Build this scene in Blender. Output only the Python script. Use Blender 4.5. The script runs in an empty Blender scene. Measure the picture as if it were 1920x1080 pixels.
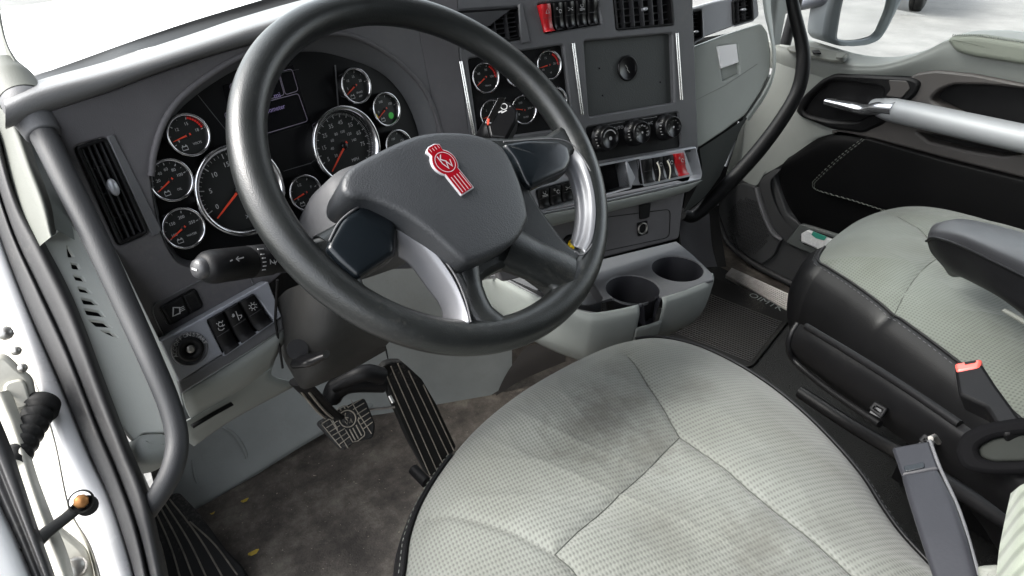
import bpy, math, random
import numpy as np
from mathutils import Vector, Matrix
from mathutils.geometry import tessellate_polygon
random.seed(7); np.random.seed(7)
R_ = math.radians
SC = bpy.context.scene
COL = SC.collection

# ------------------------------------------------------------------ camera
# cab frame: x to the passenger side, y to the windscreen, z up, floor at z = 0
F = 1200.0
def nrm(v):
    v = np.array(v, float); return v/np.linalg.norm(v)
_Y = nrm([-955, 735, -F]); _Z = nrm([-20, 1940, F]); _Z = nrm(_Z-(_Z@_Y)*_Y); _X = np.cross(_Y, _Z)
CM = np.array([_X, _Y, _Z])                     # camera axes -> world
EYE = np.array([0, 0, 1.15])
cd = bpy.data.cameras.new("camera"); cam = bpy.data.objects.new("camera", cd); COL.objects.link(cam)
mw = Matrix.Identity(4)
for i in range(3):
    for j in range(3): mw[i][j] = CM[i][j]
    mw[i][3] = EYE[i]
cam.matrix_world = mw
cd.lens = F/1920*36; cd.sensor_width = 36; cd.clip_start = .02; cd.clip_end = 500
SC.camera = cam

# ------------------------------------------------------------------ daylight
w = bpy.data.worlds.new("World"); SC.world = w; w.use_nodes = True
nt = w.node_tree; bg = nt.nodes["Background"]
sky = nt.nodes.new("ShaderNodeTexSky"); sky.sky_type = 'NISHITA'; sky.sun_disc = False
SUN_EL, SUN_AZ = R_(48), R_(-66)                 # azimuth from +y (the windscreen) towards +x
sky.sun_elevation = SUN_EL; sky.sun_rotation = SUN_AZ; sky.dust_density = 3.0; sky.air_density = 1.2; sky.ozone_density = 1.0
hs = nt.nodes.new('ShaderNodeHueSaturation'); hs.inputs['Saturation'].default_value = .28   # thin bright overcast
nt.links.new(sky.outputs[0], hs.inputs['Color']); nt.links.new(hs.outputs[0], bg.inputs[0]); bg.inputs[1].default_value = .15
sl = bpy.data.lights.new("sun", 'SUN'); sl.energy = 1.1; sl.angle = R_(25); sl.color = (1, .97, .92)
so = bpy.data.objects.new("sun", sl); COL.objects.link(so)
sd = Vector((math.sin(SUN_AZ)*math.cos(SUN_EL), math.cos(SUN_AZ)*math.cos(SUN_EL), math.sin(SUN_EL)))
so.rotation_euler = sd.to_track_quat('Z', 'Y').to_euler(); so.location = (0, 0, 6)
vs = SC.view_settings; vs.view_transform = 'Standard'; vs.look = 'None'; vs.exposure = 2.48; vs.gamma = 1; vs.use_curve_mapping = False
SC.cycles.use_denoising = True
SC.cycles.max_bounces = 10; SC.cycles.diffuse_bounces = 6; SC.cycles.glossy_bounces = 4; SC.cycles.transparent_max_bounces = 12
SC.cycles.caustics_reflective = False; SC.cycles.sample_clamp_indirect = 6

# ------------------------------------------------------------------ geometry helpers
def ray(u, v): return CM @ (np.array([u-960, 540-v, -F])/F)
class Plane:
    def __init__(s, p0, n):
        s.p = np.array(p0, float); s.n = nrm(n)
        up = np.array([0, 0, 1.]) if abs(s.n[2]) < .9 else np.array([0, 1., 0])
        s.a = nrm(np.cross(up, s.n)); s.b = np.cross(s.n, s.a)
    def at(s, u, v, h=0):
        r = ray(u, v); p = s.p+s.n*h
        return EYE+r*(np.dot(p-EYE, s.n)/np.dot(r, s.n))
    def w(s, x, y, h=0, o=None): return (s.p if o is None else o)+s.a*x+s.b*y+s.n*h
    def l(s, p, o=None):
        d = np.array(p)-(s.p if o is None else o); return np.array([d@s.a, d@s.b])
def G(u, v, d): return EYE+nrm(ray(u, v))*d
def ZP(u, v, z):
    r = ray(u, v); return EYE+r*((z-EYE[2])/r[2])

def cr(pts, n, closed=False):
    """Catmull-Rom through pts, n samples per span"""
    P = [np.array(p, float) for p in pts]; N = len(P); out = []
    rng = N if closed else N-1
    for i in range(rng):
        if closed: p0, p1, p2, p3 = P[i-1], P[i], P[(i+1) % N], P[(i+2) % N]
        else:
            p1, p2 = P[i], P[i+1]
            p0 = P[i-1] if i else 2*p1-p2
            p3 = P[i+2] if i+2 < N else 2*p2-p1
        for k in range(n):
            t = k/n
            out.append(.5*((2*p1)+(-p0+p2)*t+(2*p0-5*p1+4*p2-p3)*t*t+(-p0+3*p1-3*p2+p3)*t**3))
    if not closed: out.append(P[-1])
    return out
def rnd(pts, r, k=5):
    """round the corners of a closed polygon (any dimension) by distance r"""
    P = [np.array(p, float) for p in pts]; N = len(P); out = []
    for i in range(N):
        a, b, c = P[i-1], P[i], P[(i+1) % N]
        la, lc = np.linalg.norm(a-b), np.linalg.norm(c-b)
        q = min(r, la*.45, lc*.45)
        s, e = b+(a-b)/la*q, b+(c-b)/lc*q
        for j in range(k+1):
            t = j/k; out.append((1-t)**2*s+2*t*(1-t)*b+t*t*e)
    return out

class MB:
    def __init__(s): s.v = []; s.f = []; s.sm = []
    def add(s, vs, fs, smooth=True):
        o = len(s.v); s.v += [tuple(map(float, x)) for x in vs]
        for f in fs: s.f.append(tuple(o+i for i in f)); s.sm.append(smooth)
        return s
    def grid(s, rows, closed=False, smooth=True, flip=False):
        n = len(rows[0]); vs = [p for r in rows for p in r]; fs = []
        for i in range(len(rows)-1):
            for j in range(n if closed else n-1):
                k = (j+1) % n; q = (i*n+j, i*n+k, (i+1)*n+k, (i+1)*n+j)
                fs.append(q[::-1] if flip else q)
        return s.add(vs, fs, smooth)
    def cap(s, loop, flip=False):
        t = tessellate_polygon([[Vector(map(float, p)) for p in loop]])
        return s.add(loop, [tuple(x) for x in t], False)
    def tube(s, pts, r, seg=12, caps=True, flat=1.0, up=None, n=0):
        if n: pts = cr(pts, n)
        P = [np.array(p, float) for p in pts]; N = len(P)
        rr = [r]*N if np.isscalar(r) else list(np.interp(np.linspace(0, 1, N), np.linspace(0, 1, len(r)), r))
        T = [nrm(P[min(i+1, N-1)]-P[max(i-1, 0)]) for i in range(N)]
        u = np.array(up, float) if up is not None else (np.array([0, 0, 1.]) if abs(T[0][2]) < .9 else np.array([1., 0, 0]))
        rows = []
        for i in range(N):
            u = nrm(u-(u@T[i])*T[i]); b = np.cross(T[i], u)
            rows.append([P[i]+rr[i]*(math.cos(a)*b+math.sin(a)*u*flat) for a in [2*math.pi*k/seg for k in range(seg)]])
        s.grid(rows, True)
        if caps: s.cap(rows[0]); s.cap(rows[-1])
        return s
    def lathe(s, c, ax, prof, seg=32, closed_ends=False, sq=1.0, a0=0):
        ax = nrm(ax); t = np.array([0, 0, 1.]) if abs(ax[2]) < .9 else np.array([0, 1., 0])
        a = nrm(np.cross(t, ax)); b = np.cross(ax, a); c = np.array(c, float)
        rows = [[c+ax*h+r*(a*math.cos(2*math.pi*k/seg+a0)+b*math.sin(2*math.pi*k/seg+a0)*sq) for k in range(seg)] for r, h in prof]
        return s.grid(rows, True)
    def box(s, c, a, b, n, sx, sy, sz):
        c = np.array(c, float); vs = [c+a*x*sx/2+b*y*sy/2+n*z*sz/2 for z in (-1, 1) for y in (-1, 1) for x in (-1, 1)]
        return s.add(vs, [(0, 2, 3, 1), (4, 5, 7, 6), (0, 1, 5, 4), (2, 6, 7, 3), (0, 4, 6, 2), (1, 3, 7, 5)], False)
    def build(s, name, mat, parent=None, sharp=None, solid=None, sub=0):
        me = bpy.data.meshes.new(name); me.from_pydata(s.v, [], s.f)
        me.polygons.foreach_set("use_smooth", s.sm); me.materials.append(mat); me.update()
        import bmesh
        bm = bmesh.new(); bm.from_mesh(me); bmesh.ops.recalc_face_normals(bm, faces=bm.faces); bm.to_mesh(me); bm.free()
        if sharp: me.set_sharp_from_angle(angle=R_(sharp))
        o = bpy.data.objects.new(name, me); COL.objects.link(o)
        if parent is not None: adopt(o, parent)
        if sub:
            m = o.modifiers.new("Subdivision", 'SUBSURF'); m.levels = sub; m.render_levels = sub
        if solid:
            m = o.modifiers.new("Solidify", 'SOLIDIFY'); m.thickness = solid; m.offset = -1
        return o
def wloc(o): return Vector(o["base"]) if "base" in o.keys() else Vector((0, 0, 0))
def adopt(o, p):
    o.parent = p
    if p.type == 'EMPTY': o.matrix_parent_inverse = Matrix.Translation(-p.location)
def tag(o, label=None, cat=None, group=None, kind=None):
    if label: o["label"] = label
    if cat: o["category"] = cat
    if group: o["group"] = group
    if kind: o["kind"] = kind
    return o
def thing(name, label, cat, loc, group=None):
    o = bpy.data.objects.new(name, None); COL.objects.link(o); o.location = Vector(map(float, loc)); o.empty_display_size = .05
    return tag(o, label, cat, group)

def area2(l): return .5*sum(l[i][0]*l[(i+1) % len(l)][1]-l[(i+1) % len(l)][0]*l[i][1] for i in range(len(l)))
def inset(l, d):
    """offset a 2D loop to its inside by d (loop wound CCW)"""
    n = len(l); out = []
    for i in range(n):
        a, b, c = l[i-1], l[i], l[(i+1) % n]
        e1, e2 = b-a, c-b
        L1, L2 = np.linalg.norm(e1), np.linalg.norm(e2)
        if L1 < 1e-9 or L2 < 1e-9: out.append(b.copy()); continue
        n1 = np.array([-e1[1], e1[0]])/L1; n2 = np.array([-e2[1], e2[0]])/L2
        m = n1+n2; q = max(.35, (m@m)/2); out.append(b+m/q*d)
    return out
def slab_into(mb, pl, loops, h, thick, bevel=.001, back=True):
    """loops: 2D loops in plane coordinates (outer first, then holes)"""
    L = []
    for i, l in enumerate(loops):
        l = [np.array(p, float)[:2] for p in l]
        if (area2(l) > 0) != (i == 0): l = l[::-1]
        L.append(l)
    inn = [inset(l, bevel) for l in L]
    mid = [inset(l, bevel*.3) for l in L]
    flat = [p for l in inn for p in l]
    tri = tessellate_polygon([[Vector((p[0], p[1], 0)) for p in l] for l in inn])
    mb.add([pl.w(p[0], p[1], h) for p in flat], [tuple(t) for t in tri], False)
    if back:
        flat2 = [p for l in L for p in l]
        mb.add([pl.w(p[0], p[1], h-thick) for p in flat2], [tuple(t) for t in tri], False)
    for l, m, k in zip(L, mid, inn):
        mb.grid([[pl.w(p[0], p[1], h) for p in k], [pl.w(p[0], p[1], h-bevel*.3) for p in m], [pl.w(p[0], p[1], h-bevel) for p in l]], True)
        mb.grid([[pl.w(p[0], p[1], h-bevel) for p in l], [pl.w(p[0], p[1], h-thick) for p in l]], True)
def loopat(pl, pts, h=0, r=0, smooth=0):
    L = [pl.l(pl.at(u, v, h)) for u, v in pts]
    if smooth: L = cr(L, smooth, True)
    if r: L = rnd(L, r)
    return L
def slab(name, pl, pts, mat, parent=None, h=0, thick=.01, bevel=.001, r=0, smooth=0, holes=()):
    mb = MB(); slab_into(mb, pl, [loopat(pl, pts, h, r, smooth)]+[x for x in holes], h, thick, bevel)
    return mb.build(name, mat, parent)
def pillow(name, pl, pts, mat, parent=None, h=0, height=.02, crown=.005, rnd_=.01, r=0, smooth=0, base=None, loop=None, ring=8, shear=(0, 0)):
    """a padded, domed piece: outline pts seen at level h; sides rounded, top crowned"""
    L = loop if loop is not None else loopat(pl, pts, h, r, smooth)
    L = [np.array(p)[:2] for p in L]
    if area2(L) < 0: L = L[::-1]
    c = sum(L)/len(L); rows = []; b = h-height
    rows.append([pl.w(p[0], p[1], b) for p in L])
    rows.append([pl.w(p[0], p[1], h-rnd_) for p in L])
    for k in range(1, 5):
        a = k/4*math.pi/2; q = inset(L, rnd_*(1-math.cos(a)))
        rows.append([pl.w(p[0], p[1], h-rnd_+rnd_*math.sin(a)) for p in q])
    q = inset(L, rnd_); dm = max(np.linalg.norm(p-c) for p in L); g = lambda x: crown*(1-((x-c)@(x-c))/dm**2)
    rows = rows[:1]+[[p3+pl.n*g(pl.l(p3)) for p3 in rw] for rw in rows[1:]]
    for k in range(1, ring+1):
        s = 1-k/ring if k < ring else .001
        rows.append([pl.w(c[0]+(p[0]-c[0])*s, c[1]+(p[1]-c[1])*s, h+g(c+(p-c)*s)) for p in q])
    return MB().grid(rows, True).build(name, mat, parent)
def surf(name, rows, mat, parent=None, nu=6, nv=6, solid=None, smooth=True):
    R = [cr(r, nu) for r in rows]
    Ct = [cr([r[j] for r in R], nv) for j in range(len(R[0]))]
    rows2 = [[Ct[j][i] for j in range(len(Ct))] for i in range(len(Ct[0]))]
    return MB().grid(rows2, False, smooth).build(name, mat, parent, solid=solid)
_tc = {}
def text_geo(s, font=None):
    if s not in _tc:
        c = bpy.data.curves.new("t", 'FONT'); c.body = s; c.align_x = 'CENTER'; c.align_y = 'CENTER'; c.size = 1; c.resolution_u = 2
        o = bpy.data.objects.new("t", c); me = bpy.data.meshes.new_from_object(o)
        _tc[s] = ([tuple(v.co) for v in me.vertices], [tuple(p.vertices) for p in me.polygons])
        bpy.data.objects.remove(o); bpy.data.curves.remove(c); bpy.data.meshes.remove(me)
    return _tc[s]
def put_text(mb, s, pl, o, x, y, size, h=.0005, rot=0, sx=1.0):
    vs, fs = text_geo(s); cc, ss = math.cos(rot), math.sin(rot)
    mb.add([pl.w(x+(vx*sx*cc-vy*ss)*size, y+(vx*sx*ss+vy*cc)*size, h, o) for vx, vy, _ in vs], fs, False)
def line(mb, pl, o, pts, wd, h=.0004, closed=False):
    """flat printed stroke"""
    P = [np.array(p, float) for p in pts]; n = len(P); L = []; Rr = []
    for i in range(n):
        a = P[i-1] if (i or closed) else P[i]; b = P[(i+1) % n] if (i < n-1 or closed) else P[i]
        t = nrm(b-a); m = np.array([-t[1], t[0]])*wd/2; L.append(P[i]+m); Rr.append(P[i]-m)
    if closed: L.append(L[0]); Rr.append(Rr[0])
    mb.grid([[pl.w(p[0], p[1], h, o) for p in L], [pl.w(p[0], p[1], h, o) for p in Rr]], False, False)
def arc(r, a0, a1, n=16, c=(0, 0)): return [(c[0]+r*math.cos(R_(a0+(a1-a0)*i/n)), c[1]+r*math.sin(R_(a0+(a1-a0)*i/n))) for i in range(n+1)]
def disc(mb, pl, o, x, y, r, h, seg=20, sy=1.0):
    vs = [pl.w(x, y, h, o)]+[pl.w(x+r*math.cos(2*math.pi*k/seg), y+r*sy*math.sin(2*math.pi*k/seg), h, o) for k in range(seg)]
    mb.add(vs, [(0, 1+k, 1+(k+1) % seg) for k in range(seg)], False)

# ------------------------------------------------------------------ materials
def mat(name, col, rough=.5, metal=0, bump=0, bscale=500, var=0, vscale=8, coat=0, spec=.5, emit=None, bdist=.0006, dust=0):
    m = bpy.data.materials.new(name); m.use_nodes = True; t = m.node_tree; b = t.nodes["Principled BSDF"]
    b.inputs["Base Color"].default_value = (*col, 1); b.inputs["Roughness"].default_value = rough; b.inputs["Metallic"].default_value = metal
    b.inputs["Specular IOR Level"].default_value = spec
    if coat: b.inputs["Coat Weight"].default_value = coat; b.inputs["Coat Roughness"].default_value = .1
    tc = t.nodes.new("ShaderNodeTexCoord")
    if var:
        n = t.nodes.new("ShaderNodeTexNoise"); n.inputs["Scale"].default_value = vscale; n.inputs["Detail"].default_value = 6; n.inputs["Roughness"].default_value = .65
        t.links.new(tc.outputs["Object"], n.inputs["Vector"])
        r = t.nodes.new("ShaderNodeValToRGB"); r.color_ramp.elements[0].position = .3; r.color_ramp.elements[1].position = .72
        r.color_ramp.elements[0].color = (*[c*(1-var) for c in col], 1); r.color_ramp.elements[1].color = (*[min(1, c*(1+var)) for c in col], 1)
        t.links.new(n.outputs[0], r.inputs[0]); t.links.new(r.outputs[0], b.inputs["Base Color"])
        mr = t.nodes.new("ShaderNodeMapRange"); mr.inputs[3].default_value = max(.03, rough-.08); mr.inputs[4].default_value = min(1, rough+.1)
        t.links.new(n.outputs[0], mr.inputs[0]); t.links.new(mr.outputs[0], b.inputs["Roughness"])
    if dust:
        d1 = t.nodes.new("ShaderNodeTexNoise"); d1.inputs["Scale"].default_value = 160; d1.inputs["Detail"].default_value = 4; d1.inputs["Roughness"].default_value = .8; t.links.new(tc.outputs["Object"], d1.inputs["Vector"])
        d2 = t.nodes.new("ShaderNodeTexNoise"); d2.inputs["Scale"].default_value = 9; d2.inputs["Detail"].default_value = 4; t.links.new(tc.outputs["Object"], d2.inputs["Vector"])
        dm_ = t.nodes.new("ShaderNodeMath"); dm_.operation = 'MULTIPLY'; t.links.new(d1.outputs[0], dm_.inputs[0]); t.links.new(d2.outputs[0], dm_.inputs[1])
        dr = t.nodes.new("ShaderNodeMapRange"); dr.inputs[1].default_value = .30; dr.inputs[2].default_value = .42; dr.inputs[4].default_value = dust; t.links.new(dm_.outputs[0], dr.inputs[0])
        mx = t.nodes.new("ShaderNodeMix"); mx.data_type = 'RGBA'; t.links.new(dr.outputs[0], mx.inputs[0]); mx.inputs[6].default_value = (*col, 1); mx.inputs[7].default_value = (.16, .15, .13, 1)
        if var: t.links.new(r.outputs[0], mx.inputs[6])
        t.links.new(mx.outputs[2], b.inputs["Base Color"])
    if bump:
        n2 = t.nodes.new("ShaderNodeTexVoronoi"); n2.inputs["Scale"].default_value = bscale
        t.links.new(tc.outputs["Object"], n2.inputs["Vector"])
        bp = t.nodes.new("ShaderNodeBump"); bp.inputs["Strength"].default_value = bump; bp.inputs["Distance"].default_value = bdist
        t.links.new(n2.outputs[0], bp.inputs["Height"]); t.links.new(bp.outputs[0], b.inputs["Normal"])
    if emit:
        b.inputs["Emission Color"].default_value = (*emit[0], 1); b.inputs["Emission Strength"].default_value = emit[1]
    return m
M = dict(
    charcoal=mat("charcoal_plastic", (.084, .081, .085), .6, spec=.35, bump=.2, bscale=800, var=.10, vscale=14, dust=0.14),
    charlite=mat("charcoal_plastic_light", (.084, .085, .089), .55, spec=.4, bump=.2, bscale=800, var=.08, vscale=14, dust=0.14),
    grey=mat("light_grey_plastic", (.195, .209, .198), .6, bump=.15, bscale=900, var=.07, vscale=9, dust=0.2),
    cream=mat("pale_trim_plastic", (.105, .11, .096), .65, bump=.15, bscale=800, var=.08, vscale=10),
    midgrey=mat("mid_grey_plastic", (.065, .072, .070), .6, bump=.15, bscale=800, var=.1, vscale=8, dust=0.25),
    footgrey=mat("footwell_grey_plastic", (.20, .21, .202), .6, bump=.15, bscale=800, var=.12, vscale=7, dust=0.25),
    brown=mat("taupe_plastic", (.055, .050, .047), .55, bump=.15, bscale=800, var=.08),
    wheel=mat("wheel_leather_grain", (.0105, .0118, .0118), .33, bump=.4, bscale=700, var=.22, vscale=22, bdist=.0004, dust=0.1),
    pad=mat("airbag_cover", (.024, .026, .029), .45, bump=.5, bscale=520, var=.10, vscale=14, bdist=.0005, dust=0.08),
    column=mat("column_plastic", (.015, .0148, .014), .6, spec=.3, bump=.15, bscale=800, var=.2, vscale=12, dust=0.10),
    seamdark=mat("seam_thread", (.060, .063, .057), .9, spec=.1),
    flatblack=mat("flat_black_plastic", (.004, .004, .0045), .8, spec=.04),
    headliner=mat("dark_headliner", (.035, .035, .036), .9, spec=.1),
    cupin=mat("shaded_cup_plastic", (.010, .010, .013), .65, spec=.2),  # cup hollows coloured near-black for the shade inside them
    doorlow=mat("door_lower_plastic", (.036, .037, .038), .6, spec=.3, bump=.15, bscale=700, var=.08),
    bezel=mat("bezel_chrome", (.50, .50, .51), .14, 1),
    embsilver=mat("emblem_silver", (.42, .42, .44), .3, .3),
    louvre=mat("louvre_plastic", (.032, .032, .034), .4, bump=.1),
    rubrib=mat("worn_rubber_rib", (.16, .145, .12), .65, var=.5, vscale=40),
    black=mat("black_plastic", (.004, .004, .0045), .5, spec=.2, bump=.1, bscale=700, var=.1, vscale=20, dust=0.05),
    gloss=mat("gloss_black", (.004, .004, .0045), .28, spec=.28),
    piano=mat("gloss_dark_panel", (.005, .007, .009), .26, spec=.4),
    rubber=mat("black_rubber", (.008, .008, .008), .6, spec=.22, bump=.15, bscale=500, var=.25, vscale=12, dust=0.3),
    seal=mat("door_seal_rubber", (.022, .022, .023), .55, spec=.35, var=.2, vscale=10, bump=.1, bscale=500, dust=0.22),
    leather=mat("black_leather", (.004, .004, .0045), .45, spec=.25, bump=.3, bscale=700, var=.1, vscale=12, bdist=.0004),
    doorskin=mat("black_door_vinyl", (.0018, .0018, .002), .55, spec=.12, bump=.3, bscale=600),
    chrome=mat("chrome", (.78, .78, .78), .08, 1),
    silver=mat("silver_paint", (.33, .34, .36), .36, .4, var=.04, vscale=20),
    shelf=mat("silver_blue_shelf", (.235, .245, .27), .45, .2, bump=.15, bscale=700, var=.06, vscale=20),
    spoke=mat("spoke_silver", (.15, .153, .165), .38, .35, var=.05),
    red=mat("red_plastic", (.36, .008, .012), .35),
    enamel=mat("red_enamel", (.22, .004, .010), .15, coat=.8),
    needle=mat("orange_needle", (.55, .045, .015), .5),
    print=mat("white_print", (.36, .36, .36), .5),
    greenp=mat("green_lamp", (.01, .10, .01), .4, emit=((.02, .5, .03), .05)),
    yellow=mat("yellow_knob", (.75, .52, .01), .4),
    redp=mat("red_print", (.6, .02, .015), .5),
    blackdial=mat("dial_black", (.010, .0108, .0105), .45, spec=.25),
    lens=mat("cluster_black", (.0035, .0035, .004), .4, spec=.15),
    lcdline=mat("display_line", (.16, .14, .18), .5, emit=((.5, .42, .6), .004)),
    lcdtext=mat("display_text", (.22, .18, .30), .5, emit=((.35, .25, .70), .02)),
    white=mat("white_paint", (.80, .80, .80), .25, coat=.4, var=.02),
    whitedirty=mat("worn_white_paint", (.42, .41, .36), .45, var=.22, vscale=22),
    brass=mat("rusty_bolt", (.42, .20, .07), .45, .6, var=.4, vscale=80),
    steel=mat("steel", (.35, .34, .32), .35, .9, var=.2, vscale=60),
    asphalt=mat("pavement_concrete", (.125, .123, .118), .9, var=.35, vscale=.7, bump=.5, bscale=30, bdist=.01),
    stitch=mat("pale_stitch", (.13, .14, .125), .8),
    tie=mat("cable_tie", (.55, .53, .45), .5),
    leaf=mat("dry_leaf", (.42, .30, .04), .7),
    paper=mat("white_label", (.55, .56, .56), .6, var=.15, vscale=160),
    teal=mat("teal_label", (.03, .22, .16), .4),
    belt=mat("buckle_cover", (.016, .0165, .020), .42, spec=.28, var=.18, vscale=10, bump=.15, bscale=300),
    pedalmetal=mat("worn_rib", (.17, .155, .13), .65, spec=.2, var=.35, vscale=60),
    mirror=mat("mirror_glass", (.9, .9, .9), .03, 1),
    doorgrey=mat("door_grey_green", (.20, .213, .20), .6, bump=.15, bscale=500, var=.06, vscale=6),
    doorpad=mat("door_pad", (.155, .17, .14), .75, bump=.3, bscale=300, var=.07, vscale=10),
    sleeve=mat("grey_sleeve", (.022, .024, .022), .8, spec=.05, var=.1),
)
def glass_mat():
    m = bpy.data.materials.new("window_glass"); m.use_nodes = True; t = m.node_tree
    for n in list(t.nodes): t.nodes.remove(n)
    o = t.nodes.new("ShaderNodeOutputMaterial"); mx = t.nodes.new("ShaderNodeMixShader"); tr = t.nodes.new("ShaderNodeBsdfTransparent"); gl = t.nodes.new("ShaderNodeBsdfGlossy")
    fr = t.nodes.new("ShaderNodeFresnel"); fr.inputs[0].default_value = 1.3
    tr.inputs[0].default_value = (.93, .96, .94, 1); gl.inputs["Roughness"].default_value = .02
    t.links.new(fr.outputs[0], mx.inputs[0]); t.links.new(tr.outputs[0], mx.inputs[1]); t.links.new(gl.outputs[0], mx.inputs[2]); t.links.new(mx.outputs[0], o.inputs[0])
    return m
M['glass'] = glass_mat()
def fabric(name, col, stains=(), pitch=.0082, bandy=False):
    m = bpy.data.materials.new(name); m.use_nodes = True; t = m.node_tree; b = t.nodes["Principled BSDF"]; L = t.links.new
    b.inputs["Roughness"].default_value = .85; b.inputs["Specular IOR Level"].default_value = .2
    try: b.inputs["Sheen Weight"].default_value = .15
    except Exception: pass
    tc = t.nodes.new("ShaderNodeTexCoord"); mp = t.nodes.new("ShaderNodeMapping"); L(tc.outputs["Object"], mp.inputs[0])
    mp.inputs["Rotation"].default_value = (0, 0, R_(12))
    sx = t.nodes.new("ShaderNodeSeparateXYZ"); L(mp.outputs[0], sx.inputs[0])
    def mth(op, a, bb=None, c=None):
        n = t.nodes.new("ShaderNodeMath"); n.operation = op
        for i, q in enumerate((a, bb, c)):
            if q is None: continue
            if isinstance(q, (int, float)): n.inputs[i].default_value = q
            else: L(q, n.inputs[i])
        return n.outputs[0]
    k = 2*math.pi/pitch
    X, Y = mth('MULTIPLY', sx.outputs[0], k), mth('MULTIPLY', sx.outputs[1], k*(.6 if not bandy else .9))
    s1 = mth('SINE', mth('ADD', X, Y)); s2 = mth('SINE', mth('SUBTRACT', X, Y))
    d = mth('MULTIPLY', s1, s2) if not bandy else mth('SINE', Y)
    d = mth('MULTIPLY_ADD', d, .5, .5)
    fine = t.nodes.new("ShaderNodeTexNoise"); fine.inputs["Scale"].default_value = 1400; fine.inputs["Detail"].default_value = 2; L(tc.outputs["Object"], fine.inputs["Vector"])
    hh = mth('ADD', d, mth('MULTIPLY', fine.outputs[0], .7))
    bp = t.nodes.new("ShaderNodeBump"); bp.inputs["Strength"].default_value = .5; bp.inputs["Distance"].default_value = .0008; L(hh, bp.inputs["Height"]); L(bp.outputs[0], b.inputs["Normal"])
    rp = t.nodes.new("ShaderNodeValToRGB"); rp.color_ramp.elements[0].position = .05; rp.color_ramp.elements[1].position = .55
    rp.color_ramp.elements[0].color = (*[c*.60 for c in col], 1); rp.color_ramp.elements[1].color = (*col, 1); L(d, rp.inputs[0])
    cur = rp.outputs[0]
    cl = t.nodes.new("ShaderNodeTexNoise"); cl.inputs["Scale"].default_value = 7; cl.inputs["Detail"].default_value = 5; L(tc.outputs["Object"], cl.inputs["Vector"])
    mx = t.nodes.new("ShaderNodeMix"); mx.data_type = 'RGBA'; mx.blend_type = 'MULTIPLY'
    r2 = t.nodes.new("ShaderNodeValToRGB"); r2.color_ramp.elements[0].position = .3; r2.color_ramp.elements[1].position = .62
    r2.color_ramp.elements[0].color = (.80, .79, .76, 1); r2.color_ramp.elements[1].color = (1, 1, 1, 1)
    L(cl.outputs[0], r2.inputs[0]); mx.inputs[0].default_value = 1; L(cur, mx.inputs[6]); L(r2.outputs[0], mx.inputs[7]); cur = mx.outputs[2]
    for (p, rad, stretch, amt, c) in stains:
        v = t.nodes.new("ShaderNodeMapping"); v.vector_type = 'TEXTURE'; v.inputs["Location"].default_value = p; v.inputs["Scale"].default_value = (rad*stretch, rad, 1); v.inputs["Rotation"].default_value = (0, 0, c)
        L(tc.outputs["Object"], v.inputs[0])
        fl = t.nodes.new("ShaderNodeVectorMath"); fl.operation = 'MULTIPLY'; fl.inputs[1].default_value = (1, 1, 0); L(v.outputs[0], fl.inputs[0])
        ln = t.nodes.new("ShaderNodeVectorMath"); ln.operation = 'LENGTH'; L(fl.outputs[0], ln.inputs[0])
        nz = t.nodes.new("ShaderNodeTexNoise"); nz.inputs["Scale"].default_value = 38; nz.inputs["Detail"].default_value = 5; nz.inputs["Roughness"].default_value = .7; L(tc.outputs["Object"], nz.inputs["Vector"])
        e = mth('SUBTRACT', mth('MULTIPLY_ADD', nz.outputs[0], 2.2, -.15), ln.outputs["Value"])
        r3 = t.nodes.new("ShaderNodeMapRange"); r3.inputs[1].default_value = 0; r3.inputs[2].default_value = .9; r3.inputs[4].default_value = amt; L(e, r3.inputs[0])
        m2 = t.nodes.new("ShaderNodeMix"); m2.data_type = 'RGBA'; L(r3.outputs[0], m2.inputs[0]); L(cur, m2.inputs[6]); m2.inputs[7].default_value = (.045, .042, .034, 1); cur = m2.outputs[2]
    L(cur, b.inputs["Base Color"]); return m
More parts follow.
